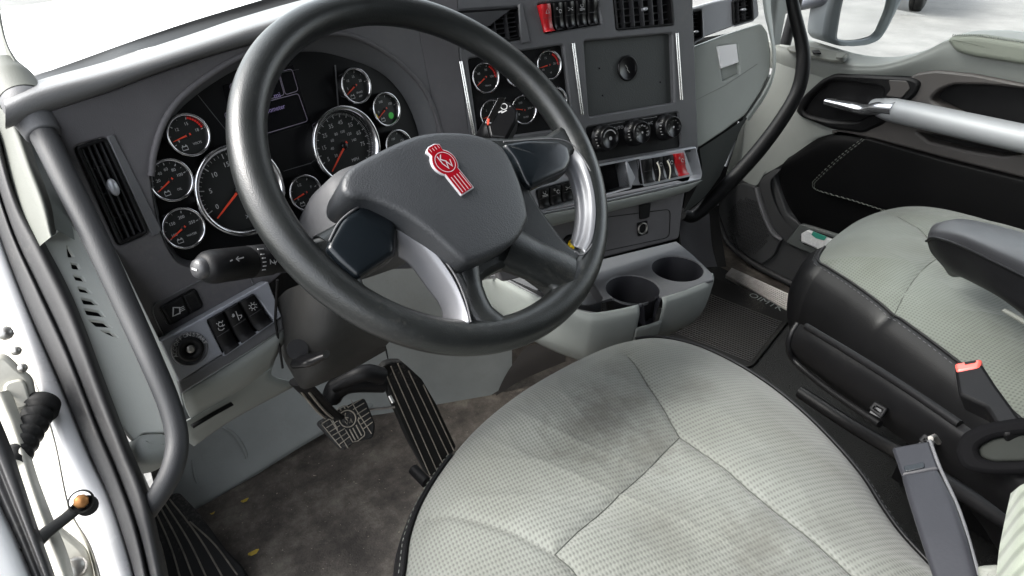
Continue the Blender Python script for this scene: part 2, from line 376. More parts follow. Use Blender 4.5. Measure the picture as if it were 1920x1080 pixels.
def floor_mat():
    m = bpy.data.materials.new("dirty_floor_rubber"); m.use_nodes = True; t = m.node_tree; b = t.nodes["Principled BSDF"]; L = t.links.new
    tc = t.nodes.new("ShaderNodeTexCoord"); n = t.nodes.new("ShaderNodeTexNoise"); n.inputs["Scale"].default_value = 8.5; n.inputs["Detail"].default_value = 12; n.inputs["Roughness"].default_value = .76; L(tc.outputs["Object"], n.inputs["Vector"])
    r = t.nodes.new("ShaderNodeValToRGB"); e = r.color_ramp.elements; e[0].position = .38; e[0].color = (.030, .025, .020, 1); e[1].position = .66; e[1].color = (.155, .138, .112, 1)
    x = e.new(.5); x.color = (.070, .059, .049, 1)
    L(n.outputs[0], r.inputs[0])
    sp = t.nodes.new("ShaderNodeTexVoronoi"); sp.inputs["Scale"].default_value = 70; L(tc.outputs["Object"], sp.inputs["Vector"])
    sr = t.nodes.new("ShaderNodeValToRGB"); sr.color_ramp.elements[0].position = .05; sr.color_ramp.elements[0].color = (1, 1, 1, 1); sr.color_ramp.elements[1].position = .10; sr.color_ramp.elements[1].color = (0, 0, 0, 1); L(sp.outputs[0], sr.inputs[0])
    mx = t.nodes.new("ShaderNodeMix"); mx.data_type = 'RGBA'; mul = t.nodes.new("ShaderNodeMath"); mul.operation = 'MULTIPLY'; mul.inputs[1].default_value = .45
    L(sr.outputs[0], mul.inputs[0]); L(mul.outputs[0], mx.inputs[0]); L(r.outputs[0], mx.inputs[6]); mx.inputs[7].default_value = (.22, .2, .17, 1); L(mx.outputs[2], b.inputs["Base Color"])
    b.inputs["Roughness"].default_value = .75
    n3 = t.nodes.new("ShaderNodeTexNoise"); n3.inputs["Scale"].default_value = 260; n3.inputs["Detail"].default_value = 4; L(tc.outputs["Object"], n3.inputs["Vector"])
    bp = t.nodes.new("ShaderNodeBump"); bp.inputs["Strength"].default_value = .7; bp.inputs["Distance"].default_value = .002; L(n3.outputs[0], bp.inputs["Height"]); L(bp.outputs[0], b.inputs["Normal"])
    return m
M['floor'] = floor_mat()
M['carpet'] = mat("black_carpet", (.004, .0045, .0045), .95, bump=1, bscale=400, var=.3, vscale=30, bdist=.002)

# ------------------------------------------------------------------ reference planes of the cab
IP = Plane(G(350, 250, .82), (.26, -.93, .25))          # instrument panel
CS = Plane(G(1180, 140, 1.2), (-.08, -.96, .26))        # centre stack
WH = Plane((.3348, .6404, .8801), (.1444, -.6795, .7193))  # steering wheel
DR = Plane((1.8, .8, .6), (-1, 0, 0))                   # passenger door skin
GB = Plane(G(1370, 130, 1.42), (-.25, -.95, .2))        # glovebox lid
FL = Plane((0, 0, 0), (0, 0, 1))

# ================================================================== dashboard
dash = thing("dashboard", "charcoal and light grey truck dashboard with round gauges, vents and switches behind the steering wheel", "dashboard", IP.at(500, 400))
def hat(pts, pl, h): return [pl.at(u, v, h) for u, v in pts]
# --- instrument panel, its vent and cluster openings
vent_hole = loopat(IP, [(137, 275), (200, 256), (283, 437), (222, 463)], 0, .006)
CLO = [(283, 330), (290, 280), (311, 222), (352, 172), (436, 114), (520, 80), (600, 64), (664, 69), (727, 101), (778, 145), (809, 195), (828, 255), (835, 330), (800, 420), (700, 470), (560, 500), (400, 500), (345, 497), (318, 470), (296, 415)]
CLI = [(288, 335), (297, 285), (318, 230), (366, 180), (442, 131), (512, 104), (590, 97), (648, 109), (707, 132), (746, 167), (773, 214), (788, 270), (790, 330), (760, 400), (680, 450), (560, 482), (420, 490), (350, 487), (324, 464), (301, 411)]
clo = loopat(IP, CLO, 0, 0, 5); cli3 = [IP.at(u, v, -.022) for u, v in CLI]; cli = cr([IP.l(p) for p in cli3], 5, True)
ip_out = [(70, 216), (200, 174), (300, 136), (400, 103), (480, 81), (620, 44), (760, 16), (880, -6), (872, 60), (880, 250), (905, 420), (880, 500), (530, 512), (510, 530), (305, 645), (250, 660), (170, 430), (110, 310)]
mb = MB(); slab_into(mb, IP, [loopat(IP, ip_out), clo, vent_hole], 0, .012, .002)
mb.build("instrument_panel", M['charcoal'], dash)
mb = MB(); rows = [[IP.w(p[0], p[1], 0) for p in clo], [IP.w(p[0]*.8+q[0]*.2, p[1]*.8+q[1]*.2, -.004) for p, q in zip(clo, cli)], [IP.w(p[0]*.3+q[0]*.7, p[1]*.3+q[1]*.7, -.014) for p, q in zip(clo, cli)], [IP.w(p[0], p[1], -.022) for p in cli]]
mb.grid(rows, True); mb.build("cluster_surround", M['charlite'], dash)
mb = MB(); slab_into(mb, IP, [cli], -.0215, .004, .0005); clus = mb.build("cluster_face", M['lens'], dash)
# raised lip tracing the brow of the instrument opening
mb = MB(); mb.tube([IP.at(u, v, .0015) for u, v in CLO[:12]], .0035, 8, n=5); mb.build("brow_trim", M['charcoal'], dash)
# thin mould lines on the cluster face
o = IP.at(560, 300, -.0205)
def cl(u, v): return IP.l(IP.at(u, v, -.0205), o)
mb = MB()
for a, b, wd in [((368, 175), (448, 275), .0006), ((628, 122), (634, 203), .0022), ((531, 321), (585, 305), .0007), ((455, 150), (560, 130), .0004)]:
    mb = MB(); line(mb, IP, o, [cl(*a), cl(*b)], wd, .0006); mb.build("mould_line", M['charlite'], dash)
mb = MB()
line(mb, IP, o, rnd([cl(*p) for p in [(440, 240), (562, 205), (576, 227), (430, 275)]][:0] or [cl(*p) for p in [(420, 212), (559, 175), (577, 227), (440, 268)]], .004), .0009, closed=True)
line(mb, IP, o, rnd([cl(*p) for p in [(523, 135), (547, 129), (559, 170), (535, 178)]], .004), .0009, closed=True)
line(mb, IP, o, rnd([cl(*p) for p in [(430, 158), (521, 136), (533, 178), (440, 204)]], .004), .0009, closed=True)
dm = MB(); slab_into(dm, IP, [[IP.l(IP.at(u, v, -.0205)) for u, v in [(418, 160), (550, 122), (582, 230), (440, 274)]]], -.0208, .0005, .0001)
disp = dm.build("display", mat("lcd_black", (.004, .004, .005), .15), dash)
mb.build("screen_outline", M['lcdline'], disp)
mb = MB(); c1 = cl(497, 212); ang = math.atan2(*(cl(559, 175)-cl(420, 212))[::-1])
put_text(mb, "Odometer", IP, o, *cl(512, 205), .0085, .0008, ang, .9); put_text(mb, "387 mi", IP, o, *cl(508, 182), .0095, .0008, ang, 1)
mb.build("screen_text", M['lcdtext'], disp)

def gauge(pl, u, v, R, h, labels, title, needle, z0=225, z1=-45, major=6, minor=2, big=False, red=None, tpos=(.28, -.42), icon=True, lamp=False, zone=None, small=None):
    o = pl.at(u, v, h)
    f = MB(); disc(f, pl, o, 0, 0, R*.93, -R*.16, 40); g = f.build("gauge", M['blackdial'], dash)
    b = MB(); b.lathe(o, pl.n, [(R*1.0, -R*.35), (R*1.0, -R*.02), (R*.985, R*.06), (R*.955, R*.085), (R*.90, R*.06), (R*.86, -R*.03), (R*.845, -R*.155)], 56); b.build("bezel", M['bezel'], g)
    p = MB(); hp = -R*.16+.0004; k = R*.82
    if big: k = R*.83
    for i in range(major*minor+1):
        a = z0+(z1-z0)*i/(major*minor); mj = i % minor == 0
        r0, r1 = (k*.86 if mj else k*.92), k*.985
        ca, sa = math.cos(R_(a)), math.sin(R_(a))
        line(p, pl, o, [(ca*r0, sa*r0), (ca*r1, sa*r1)], R*(.028 if mj else .014)*(.7 if big else 1.2), hp)
    for fr, s in labels:
        a = R_(z0+(z1-z0)*fr); rr = k*(.70 if big else .62); put_text(p, s, pl, o, math.cos(a)*rr, math.sin(a)*rr, R*(.145 if big else .20), hp)
    for j, s in enumerate(title.split("\n")):
        put_text(p, s, pl, o, R*tpos[0], R*(tpos[1]-.22*j), R*(.12 if big else .15), hp, 0, .95)
    if icon:
        line(p, pl, o, [(-R*.45, -R*.62), (-R*.2, -R*.62), (-R*.2, -R*.46), (-R*.45, -R*.46)], R*.035, hp, True)
        line(p, pl, o, [(-R*.40, -R*.46), (-R*.40, -R*.39)], R*.05, hp); line(p, pl, o, [(-R*.25, -R*.46), (-R*.25, -R*.39)], R*.05, hp)
    if small:
        for i, s in enumerate(small): 
            a = R_(210-i*200/(len(small)-1)); put_text(p, s, pl, o, math.cos(a)*k*.42, math.sin(a)*k*.42, R*.10, hp)
    p.build("dial_print", M['print'], g)
    if red:
        p = MB(); n = 7
        for i in range(n):
            a0 = red[0]+(red[1]-red[0])*i/n; line(p, pl, o, arc(k*.95, a0, a0+(red[1]-red[0])/n*.8, 3), R*.09, hp+.0003)
        p.build("red_zone", M['redp'], g)
    if zone:
        p = MB(); line(p, pl, o, arc(k*.9, *zone, 5), R*.1, hp+.0003); p.build("yellow_zone", M['yellow'], g)
    if lamp:
        p = MB(); disc(p, pl, o, R*.3, -R*.42, R*.19, hp+.0003); p.build("green_lamp", M['greenp'], g)
    nb = MB(); a = R_(needle); ca, sa = math.cos(a), math.sin(a); q = np.array([ca, sa]); t = np.array([-sa, ca]); w0, w1 = R*(.028 if big else .045), R*.012
    h0 = -R*.09; st = -q*R*(.12 if big else .14)
    P = [st+t*w0, st-t*w0, q*k*.93-t*w1, q*k*.93+t*w1]
    top = [pl.w(x, y, h0, o) for x, y in P]; bot = [pl.w(x, y, h0-.001, o) for x, y in P]
    nb.add(top+bot, [(0, 1, 2, 3), (4, 5, 6, 7), (0, 1, 5, 4), (1, 2, 6, 5), (2, 3, 7, 6), (3, 0, 4, 7)], False); nb.build("needle", M['needle'], g)
    hb = MB(); hb.lathe(o, pl.n, [(R*.09, -R*.16), (R*.09, -R*.1), (R*.07, -R*.075), (.0001, -R*.07)], 16); hb.build("needle_hub", M['gloss'], g)
    return g
fr = lambda *s: [(i/(len(s)-1), x) for i, x in enumerate(s)]
gh = -.006
gauge(IP, 354, 253, .0242, gh, [(.02, "9"), (.34, "12"), (.66, "15"), (.98, "18")], "VOLTS", 190, 205, 9, 3, 2, red=(72, 12), tpos=(.3, -.45))
gauge(IP, 321, 338, .0242, gh, fr("0", "20", "40", "60", "80", "100"), "OIL", 207, 205, 12, 5, 2, tpos=(.25, -.5))
gauge(IP, 345, 428, .0242, gh, [(.02, "100"), (.34, "150"), (.66, "200"), (.98, "250")], "WATER", 203, 205, 9, 3, 2)
gauge(IP, 452, 357, .0560, gh, fr("0", "5", "10", "15", "20", "25", "30"), "RPM\nX 100", 212, 199, -11, 6, 5, big=True, tpos=(.1, -.38), icon=False)
gauge(IP, 651, 273, .0535, gh, [(i/16, str(5+5*i)) for i in range(0, 16, 2)], "MPH", 221, 200, -40, 16, 5, big=True, tpos=(.22, -.42), icon=False, small=["20", "40", "60", "80", "100", "120", "140"])
gauge(IP, 668, 161, .0242, gh, [(.1, "5"), (.35, "10"), (.62, "15"), (.92, "20")], "BRAKE\nAPP", 207, 205, 9, 3, 2, tpos=(.2, -.38))
gauge(IP, 725, 205, .0242, gh, [(.1, "0"), (.48, "100"), (.9, "150")], "", 209, 205, 9, 3, 2, lamp=True, zone=(188, 212))
gauge(IP, 748, 274, .0242, gh, [(.1, "0"), (.48, "100"), (.9, "150")], "AIR", 207, 205, 9, 3, 2)
gauge(IP, 574, 362, .0242, gh, [(.02, "E"), (.5, "1/2"), (.95, "F")], "FUEL", 191, 205, 12, 4, 1)
# --- left vent with louvres
def vent(pl, pts, nv, nh, h=0, depth=.03, r=.005, knob=None, name="air_vent", framew=.0035, slat=.0015, hbar=True):
    L = loopat(pl, pts, h, r)
    inn = inset(L if area2(L) > 0 else L[::-1], framew)
    m = MB(); slab_into(m, pl, [L, inn], h+.002, depth+.004, .0012); 
    v = m.build(name, M['black'], dash)
    m = MB(); slab_into(m, pl, [L], h-depth, .002, .0003); m.build("duct_back", M['black'], v)
    c = [pl.l(pl.at(u, w_, h)) for u, w_ in pts]; c = [np.array(q) for q in c]   # tl, tr, br, bl
    L4 = lambda s, t: (c[0]*(1-s)+c[1]*s)*(1-t)+(c[3]*(1-s)+c[2]*s)*t
    def blade(p, q, hh, dd, wd, nm):
        d = nrm(q-p); t = np.array([-d[1], d[0]])*wd/2; m = MB()
        P = [p+t, p-t, q-t, q+t]; top = [pl.w(x, y, hh) for x, y in P]; bt = [pl.w(x, y, hh-dd) for x, y in P]
        m.add(top+bt, [(0, 1, 2, 3), (4, 5, 6, 7), (0, 1, 5, 4), (1, 2, 6, 5), (2, 3, 7, 6), (3, 0, 4, 7)], False); m.build(nm, M['louvre'], v)
    for i in range(1, nv): blade(L4(i/nv, .02), L4(i/nv, .98), h-.003, .012, slat, "louvre")
    for i in range(1, nh): blade(L4(.03, i/nh), L4(.97, i/nh), h-.010, .012, slat, "louvre")
    if knob:
        p = L4(*knob[:2]); m = MB(); m.lathe(pl.w(p[0], p[1], h-.004), pl.n, [(.0042, 0), (.0050, .006), (.0042, .009), (.0001, .0095)], 16, sq=knob[2]); m.build("vent_knob", M['silver'], v)
    return v
vent(IP, [(141, 275), (198, 257), (279, 436), (224, 460)], 5, 4, 0, knob=(.55, .46, 1.9))
# light edge frame right of the vent
slab("vent_bezel", IP, [(201, 256), (214, 252), (303, 430), (298, 440), (286, 443)], M['charlite'], dash, .0025, .004, .001)
# --- small blank/mirror switch pair
sw = slab("switch_frame", IP, [(297, 576), (366, 538), (384, 575), (316, 613)], M['gloss'], dash, .003, .006, .0012, r=.006)
slab("rocker_switch", IP, [(304, 577), (342, 557), (357, 590), (322, 609)], M['black'], dash, .006, .005, .0015, r=.002)
slab("rocker_switch", IP, [(344, 556), (366, 544), (380, 574), (359, 587)], M['black'], dash, .005, .005, .0015, r=.002)
mb = MB(); o = IP.at(332, 584, .0062)
put_text(mb, "≡", IP, o, .006, 0, .011, .0004); line(mb, IP, o, [(-.006, -.003), (.002, -.003), (.004, .003), (-.002, .006)], .0018, .0004, True); mb.build("switch_icon", M['print'], dash)
mb = MB(); mb.tube([IP.at(u, v, .0005) for u, v in [(309, 632), (289, 590), (290, 572), (305, 562), (365, 531), (400, 512)]], .0012, 6, n=5); mb.tube([IP.at(u, v, .0005) for u, v in [(470, 522), (480, 545)]], .001, 6); mb.build("panel_seam", M['charlite'], dash)
# --- ignition shelf: angled face proud of the panel
IS = Plane(IP.at(420, 620, .022), nrm(IP.n+np.array([0, -.05, .12])))
shelf_pts = [(301, 640), (503, 527), (529, 594), (335, 716)]
rk_hole = loopat(IS, [(388, 601), (476, 551), (515, 601), (420, 667)], 0, .003)
mb = MB(); slab_into(mb, IS, [loopat(IS, shelf_pts, 0, .002), rk_hole], 0, .02, .0015); mb.build("ignition_shelf", M['shelf'], dash)
slab("shelf_edge", IS, [(335, 716.5), (529, 594.5), (532, 617), (341, 738)], M['charlite'], dash, -.002, .02, .002)
o = IS.at(355, 654, .0)
def rocker(pl, quad, m, parent, h=.006, icon=None, dark=None, tie=False, label=None):
    """curved rocker: quad = tl, tr, br, bl in pixels"""
    q = [pl.l(pl.at(u, v, h)) for u, v in quad]; q = [np.array(x) for x in q]
    at = lambda s, t: (q[0]*(1-s)+q[1]*s)*(1-t)+(q[3]*(1-s)+q[2]*s)*t
    prof = lambda t: h+.004*math.cos(t*math.pi*1.25)+(.003 if t > .95 else 0)
    rows = []
    for i in range(11):
        t = i/10; rows.append([pl.w(*at(s, t), prof(t)-e) for s, e in [(.02, .014), (.03, .003), (.07, .0006), (.5, .0), (.93, .0006), (.97, .003), (.98, .014)]])
    b = MB(); b.grid(rows); b.grid([rows[0], [p-pl.n*.012 for p in rows[0]]]); b.grid([rows[-1], [p-pl.n*.012 for p in rows[-1]]])
    r = b.build("rocker_switch", m, parent)
    if label: r["label"] = label
    p = MB(); oo = pl.w(*at(.5, .28), prof(.28)); a = at(.9, .28)-at(.1, .28); ang = math.atan2(a[1], a[0]); sz = np.linalg.norm(a)
    pp = Plane(oo, nrm(pl.n+.0*pl.b))
    if icon:
        for kind, *z in icon:
            z = [np.array(t)*sz for t in z]
            rot = lambda t: (t[0]*math.cos(ang)-t[1]*math.sin(ang), t[0]*math.sin(ang)+t[1]*math.cos(ang))
            if kind == 'l': line(p, pl, oo, [rot(t) for t in z], sz*.05, .0014)
            if kind == 'c': line(p, pl, oo, [rot(z[0]+np.array(t)*sz) for t in arc(.16, 0, 330, 10)], sz*.05, .0014)
        p.build("switch_icon", M['print'], r)
    p = MB(); a, b_ = at(.08, .5), at(.92, .5); line(p, pl, pl.p, [a, b_], .0004, prof(.5)+.0003); p.build("rocker_seam", M['charlite'], r)
    return r
sun_i = [('c', (0, 0))]+[('l', (.22*math.cos(a), .22*math.sin(a)), (.32*math.cos(a), .32*math.sin(a))) for a in [k*math.pi/4 for k in range(8)]]
ic1 = [('c', (.02, .12)), ('l', (-.25, -.02), (-.28, -.2), (-.1, -.32), (.12, -.28)), ('l', (.05, -.1), (.28, -.06)), ('l', (.2, .2), (.3, .28)), ('l', (-.15, .26), (-.2, .34)), ('l', (.02, .3), (.02, .4))]
ic2 = [('l', (-.02, -.35), (.1, .35)), ('l', (-.32, .18), (-.1, .2)), ('l', (-.3, .1), (-.12, .12)), ('l', (-.25, .26), (-.12, .28)), ('l', (.1, -.02), (.32, -.1), (.28, -.2), (.12, -.28))]
mb = MB(); slab_into(mb, IS, [rk_hole], -.012, .004, .0003); mb.build("switch_well", M['black'], dash)
T = [(388, 601), (476, 551)]; B = [(421, 667), (515, 601)]
lp = lambda a, b, t: (a[0]+(b[0]-a[0])*t, a[1]+(b[1]-a[1])*t)
for i, ic in enumerate((ic1, ic2, sun_i)):
    rocker(IS, [lp(T[0], T[1], i/3+.01), lp(T[0], T[1], (i+1)/3-.01), lp(B[0], B[1], (i+1)/3-.01), lp(B[0], B[1], i/3+.01)], M['black'], dash, .003, ic)
m = MB(); r0 = .0195; m.lathe(o, IS.n, [(r0, -.002), (r0, .002), (r0*.94, .003), (r0*.9, .0012), (r0*.55, -.0005), (r0*.50, -.001)], 48); ig = m.build("ignition_lock", M['charlite'], dash)
m = MB(); m.lathe(o, IS.n, [(r0*.74, .0005), (r0*.70, .006), (r0*.62, .0068), (r0*.40, .0064), (r0*.38, .003), (r0*.2, .003), (.0001, .003)], 36); m.build("lock_barrel", M['black'], ig)
m = MB(); m.lathe(o, IS.n, [(r0*.24, .0035), (r0*.22, .0055), (r0*.1, .006), (.0001, .0058)], 24); m.build("key_slot", M['steel'], ig)
m = MB()
for k, (wd, c0) in enumerate((("ACC", 165), ("OFF", 120), ("ON", 80), ("START", 28))):
    n = len(wd)
    for i, chh in enumerate(wd):
        a = c0+(n-1)*11/2*1.25-i*11*1.25+30*0; put_text(m, chh, IS, o, math.cos(R_(a))*r0*.84, math.sin(R_(a))*r0*.84, .0062, .0042, R_(a-90))
m.build("lettering", M['print'], ig)
# --- light grey knee bolsters below the shelf
KP = Plane(IP.at(430, 700, .01), nrm([.26, -.90, -.2]))
surf("knee_bolster", [[KP.at(341, 738, .0), KP.at(436, 679), KP.at(532, 617)], [KP.at(345, 756, .004), KP.at(440, 697, .006), KP.at(531, 637, .004)], [KP.at(354, 779, -.004), KP.at(450, 722), KP.at(516, 668, -.004)], [KP.at(360, 786, -.03), KP.at(455, 730, -.03), KP.at(508, 690, -.03)]], M['grey'], dash, 5, 5, .002)
surf("lower_bolster", [[KP.at(330, 800, -.01), KP.at(420, 744, -.01), KP.at(508, 688, -.02)], [KP.at(345, 822, -.012), KP.at(430, 762, -.012), KP.at(512, 705, -.03)], [KP.at(362, 835, -.04), KP.at(440, 782, -.05), KP.at(560, 718, -.06)]], M['grey'], dash, 5, 5, .002)
mb = MB(); mb.tube([KP.at(u, v, .0) for u, v in [(360, 800), (400, 776), (435, 757)]], .004, 8, flat=.5); mb.build("release_slot", M['black'], dash)
# --- top pad of the dash
low = [(10, 240), (87, 209), (200, 172), (300, 134), (400, 101), (480, 79), (620, 42), (760, 14), (900, -10), (1100, -40)]
mid = [(10, 203), (73, 176), (200, 142), (300, 112), (400, 80), (480, 54), (620, 14), (760, -16), (900, -40), (1100, -75)]
A0 = [IP.at(u, v, .002) for u, v in low]; A1 = [IP.at(u, v, .010) for u, v in [((a[0]*.6+b[0]*.4), (a[1]*.6+b[1]*.4)) for a, b in zip(low, mid)]]
A2 = [IP.at(u, v, .009) for u, v in mid]; A3 = [p+np.array([0, .025, .003]) for p in A2]
_k = np.linspace(.04, .11, len(A2)); A4 = [p+np.array([0, q, .001]) for p, q in zip(A2, _k)]; A5 = [p+np.array([0, q+.02, -.03]) for p, q in zip(A2, _k)]; Am = [p-np.array([0, -.012, .004]) for p in A0]
surf("dash_top_pad", [Am, A0, A1, A2, [p+np.array([0, .008, .003]) for p in A2], A3, A4, A5], mat('dash_pad_vinyl', (.125, .125, .125), .38, spec=.6, bump=.25, bscale=700, var=.06), dash, 5, 5)
# --- left end trim with demister slots
_q = (G(90, 450, .775), G(250, 820, .705), G(345, 760, .735)); _n = nrm(np.cross(_q[1]-_q[0], _q[2]-_q[0])); LT = Plane(_q[0], _n if _n @ (EYE-_q[0]) > 0 else -_n)
slots = []
for a, b, c, d in [((125, 459), (129, 463), (139, 482), (128, 482)), ((133, 492), (146, 494), (151, 505), (136, 504)), ((138, 515), (154, 518), (161, 528), (142, 525)), ((146, 537), (163, 541), (172, 550), (150, 547)), ((152, 558), (173, 562), (185, 572), (157, 570)), ((158, 578), (187, 583), (197, 594), (163, 590)), ((166, 599), (196, 603), (210, 614), (180, 612)), ((188, 619), (208, 621), (222, 633), (210, 630))]:
    slots.append(loopat(LT, [a, b, c, d], 0, .0012))
mb = MB(); slab_into(mb, LT, [loopat(LT, [(60, 462), (84, 450), (108, 436), (112, 330), (150, 330), (330, 700), (345, 760), (330, 805), (318, 811), (268, 811), (252, 827), (220, 790), (160, 660), (110, 530)], 0, .004)]+slots, 0, .004, .001); end = mb.build("end_trim", mat("end_trim_plastic", (.46, .475, .445), .6, bump=.15, bscale=800, var=.06), dash)
mb = MB(); slab_into(mb, LT, [loopat(LT, [(110, 445), (150, 450), (230, 620), (215, 640), (160, 600)], -.012)], -.012, .003, .0005); mb.build("demister_duct", M['black'], end)
pillow("knee_pod", LT, [(252, 826), (268, 812), (318, 812), (345, 835), (318, 862), (275, 868), (256, 850)], M['grey'], dash, .005, .03, .004, .01, smooth=4)

# ------------------------------------------------------------------ centre stack
def seam_u(v):
    a_, b_ = 700., 900.
    for _ in range(40):
        m_ = (a_+b_)/2
        if np.linalg.norm(IP.at(m_, v)-EYE) < np.linalg.norm(CS.at(m_, v)-EYE): a_ = m_
        else: b_ = m_
    return a_
cs_out = [(856, -60), (1300, -110), (1300, 20), (1303, 90), (1310, 283), (1118, 312), (905, 352), (905, 430), (890, 430), (878, 250), (860, 100)]
slab('panel_wing', CS, [(seam_u(-60), -60), (856, -60), (860, 100), (878, 250), (890, 430), (seam_u(430), 430), (seam_u(150), 150)], M['charcoal'], dash, .001, .02, .0005)
v1 = loopat(CS, [(848, 21), (973, 13), (979, 73), (868, 92)], 0, .004)
hz = loopat(CS, [(1008, 7), (1120, -4), (1128, 45), (1022, 63)], 0, .004)
v2 = loopat(CS, [(1146, -52), (1256, -62), (1263, 47), (1156, 57)], 0, .005)
pod = loopat(CS, [(878, 110), (1056, 84), (1074, 238), (898, 262)], 0, .005)
rad = loopat(CS, [(1095, 77), (1261, 62), (1265, 192), (1105, 219)], 0, .005)
clm = loopat(CS, [(1099, 239), (1272, 210), (1277, 276), (1110, 304)], 0, .005)
mb = MB(); slab_into(mb, CS, [loopat(CS, cs_out, 0, .006), v1, hz, v2, pod, rad, clm], 0, .03, .003); mb.build("centre_panel", M['charlite'], dash)
def well(loop, dep, m, name): 
    mb = MB(); slab_into(mb, CS, [loop], -dep, .003, .0003); return mb.build(name, m, dash)
vent(CS, [(848, 21), (973, 13), (979, 73), (868, 92)], 5, 7, -.001, r=.004, knob=(.5, .75, .6))
vent(CS, [(1146, -52), (1256, -62), (1263, 47), (1156, 57)], 6, 8, -.001, r=.004, knob=(.5, .68, .6))
slab("vent_bezel", CS, [(973, 8), (979, 5), (995, 78), (978, 82)], M['charlite'], dash, .004, .006, .0015)
well(hz, .006, M['gloss'], "switch_well")
ic3 = [('l', (-.3, .2), (-.1, .25)), ('l', (-.3, .1), (-.1, .1)), ('c', (.15, -.1))]; ic4 = [('l', (-.3, .15), (0, 0), (-.3, -.15)), ('l', (.3, .15), (0, 0), (.3, -.15))]; ic5 = [('c', (0, .18)), ('l', (-.3, -.1), (.3, -.1)), ('l', (-.3, -.22), (.3, -.22))]
T = [(1010, 9), (1120, -2)]; B = [(1023, 60), (1127, 44)]
for i, (m_, ic) in enumerate(((M['red'], [('l', (-.2, -.15), (.22, -.15), (.05, .25), (-.2, -.15))]), (M['gloss'], ic3), (M['gloss'], ic4), (M['gloss'], ic5), (M['gloss'], None))):
    rocker(CS, [lp(T[0], T[1], i/5+.01), lp(T[0], T[1], (i+1)/5-.01), lp(B[0], B[1], (i+1)/5-.01), lp(B[0], B[1], i/5+.01)], m_, dash, .004 if i else .008, ic, label="red hazard switch with white triangle" if i == 0 else None)
well(pod, .008, M['black'], "gauge_plate")
for k, (u, v, nd, lb) in enumerate([(911, 146, 225, ("30", "60", "90", "120")), (970, 134, 205, ("0", "5", "10")), (1030, 122, 200, ("10", "15", "20")), (925, 215, 205, ("1", "2", "3", "4")), (983, 206, 178, ("100", "200", "300")), (1041, 190, 200, ("0", "50", "100"))]):
    gauge(CS, u, v, .0238, -.002, fr(*lb), ("TRANS", "AXLE", "10", "PSI", "FILTER", "AIR")[k], nd-12, 210, 5, 3, 2, red=(60, -5) if k in (0, 2) else None, icon=False, tpos=(.15, -.5))
for a, b in [((864, 115), (890, 262)), ((1075, 81), (1092, 215)), ((1269.5, 62), (1278, 187))]:
    m = MB()
    for dx in (-2.0, 1.6): m.tube([CS.at(a[0]+dx, a[1], .001), CS.at(b[0]+dx, b[1], .001)], .0013, 8)
    m.build("chrome_strip", M['chrome'], dash)
well(rad, .010, mat("cover_plate", (.028, .031, .030), .6, bump=.4, bscale=500, var=.15, vscale=18), "radio_cover")
m = MB(); o = CS.at(1176, 128, -.009); m.lathe(o, CS.n, [(.0215, -.001), (.0215, .002), (.0195, .003), (.018, .0018), (.0165, .0006), (.0001, .0006)], 40); lk = m.build("cover_lock", M['gloss'], dash)
m = MB(); line(m, CS, o, [(-.004, .006), (0, 0), (-.001, -.002), (.004, -.008)], .0014, .001); m.build("lock_slot", M['steel'], lk)
for u, v in [(1124, 128), (1130, 179), (1238, 154)]:
    m = MB(); m.lathe(CS.at(u, v, -.0099), CS.n, [(.0018, 0), (.0015, .0012), (.0001, .0014)], 10); m.build("screw", M['black'], dash)
cp = well(clm, .004, M['black'], "climate_panel")
kp = MB(); o = CS.at(1165, 240, -.0038)
put_text(kp, "AUTO", CS, o, *CS.l(CS.at(1159, 240, -.004), o), .008, .0006, .0); put_text(kp, "A/C", CS, o, *CS.l(CS.at(1219, 231, -.004), o), .007, .0006)
line(kp, CS, o, [CS.l(CS.at(1135, 234, -.004), o), CS.l(CS.at(1171, 228, -.004), o)], .0005); line(kp, CS, o, [CS.l(CS.at(1203, 223, -.004), o), CS.l(CS.at(1232, 219, -.004), o)], .0005)
kp.build("lettering", M['print'], cp)
for i, (u, v) in enumerate([(1129, 258), (1189, 248), (1247, 238)]):
    o = CS.at(u, v, -.004); m = MB(); R = .0215
    m.lathe(o, CS.n, [(R*1.15, 0), (R*1.1, .004), (R, .0045), (R*.93, .020), (R*.88, .0235), (R*.8, .0245), (R*.78, .0228), (.0001, .0226)], 40)
    kn = m.build("climate_knob", M['gloss'], dash)
    m = MB(); hh = .0232
    if i == 0: line(m, CS, o, arc(R*.62, 20, 170, 14), .0018, hh); disc(m, CS, o, .001, -.001, .0035, hh, 8)
    else:
        for a in range(-30, 211, 30): put_text(m, random.choice(["-", "•", "="]) if i == 2 else str(60+a//10), CS, o, math.cos(R_(a))*R*.56, math.sin(R_(a))*R*.56, .0048, hh)
        disc(m, CS, o, 0, 0, .002, hh, 10)
    for a in (150, 165, 180, 195, 210): m.box(o+(CS.a*math.cos(R_(a))+CS.b*math.sin(R_(a)))*R*.985+CS.n*.012, CS.a, CS.b, CS.n, .0012, .0012, .004)
    m.build("knob_print", M['print'], kn)
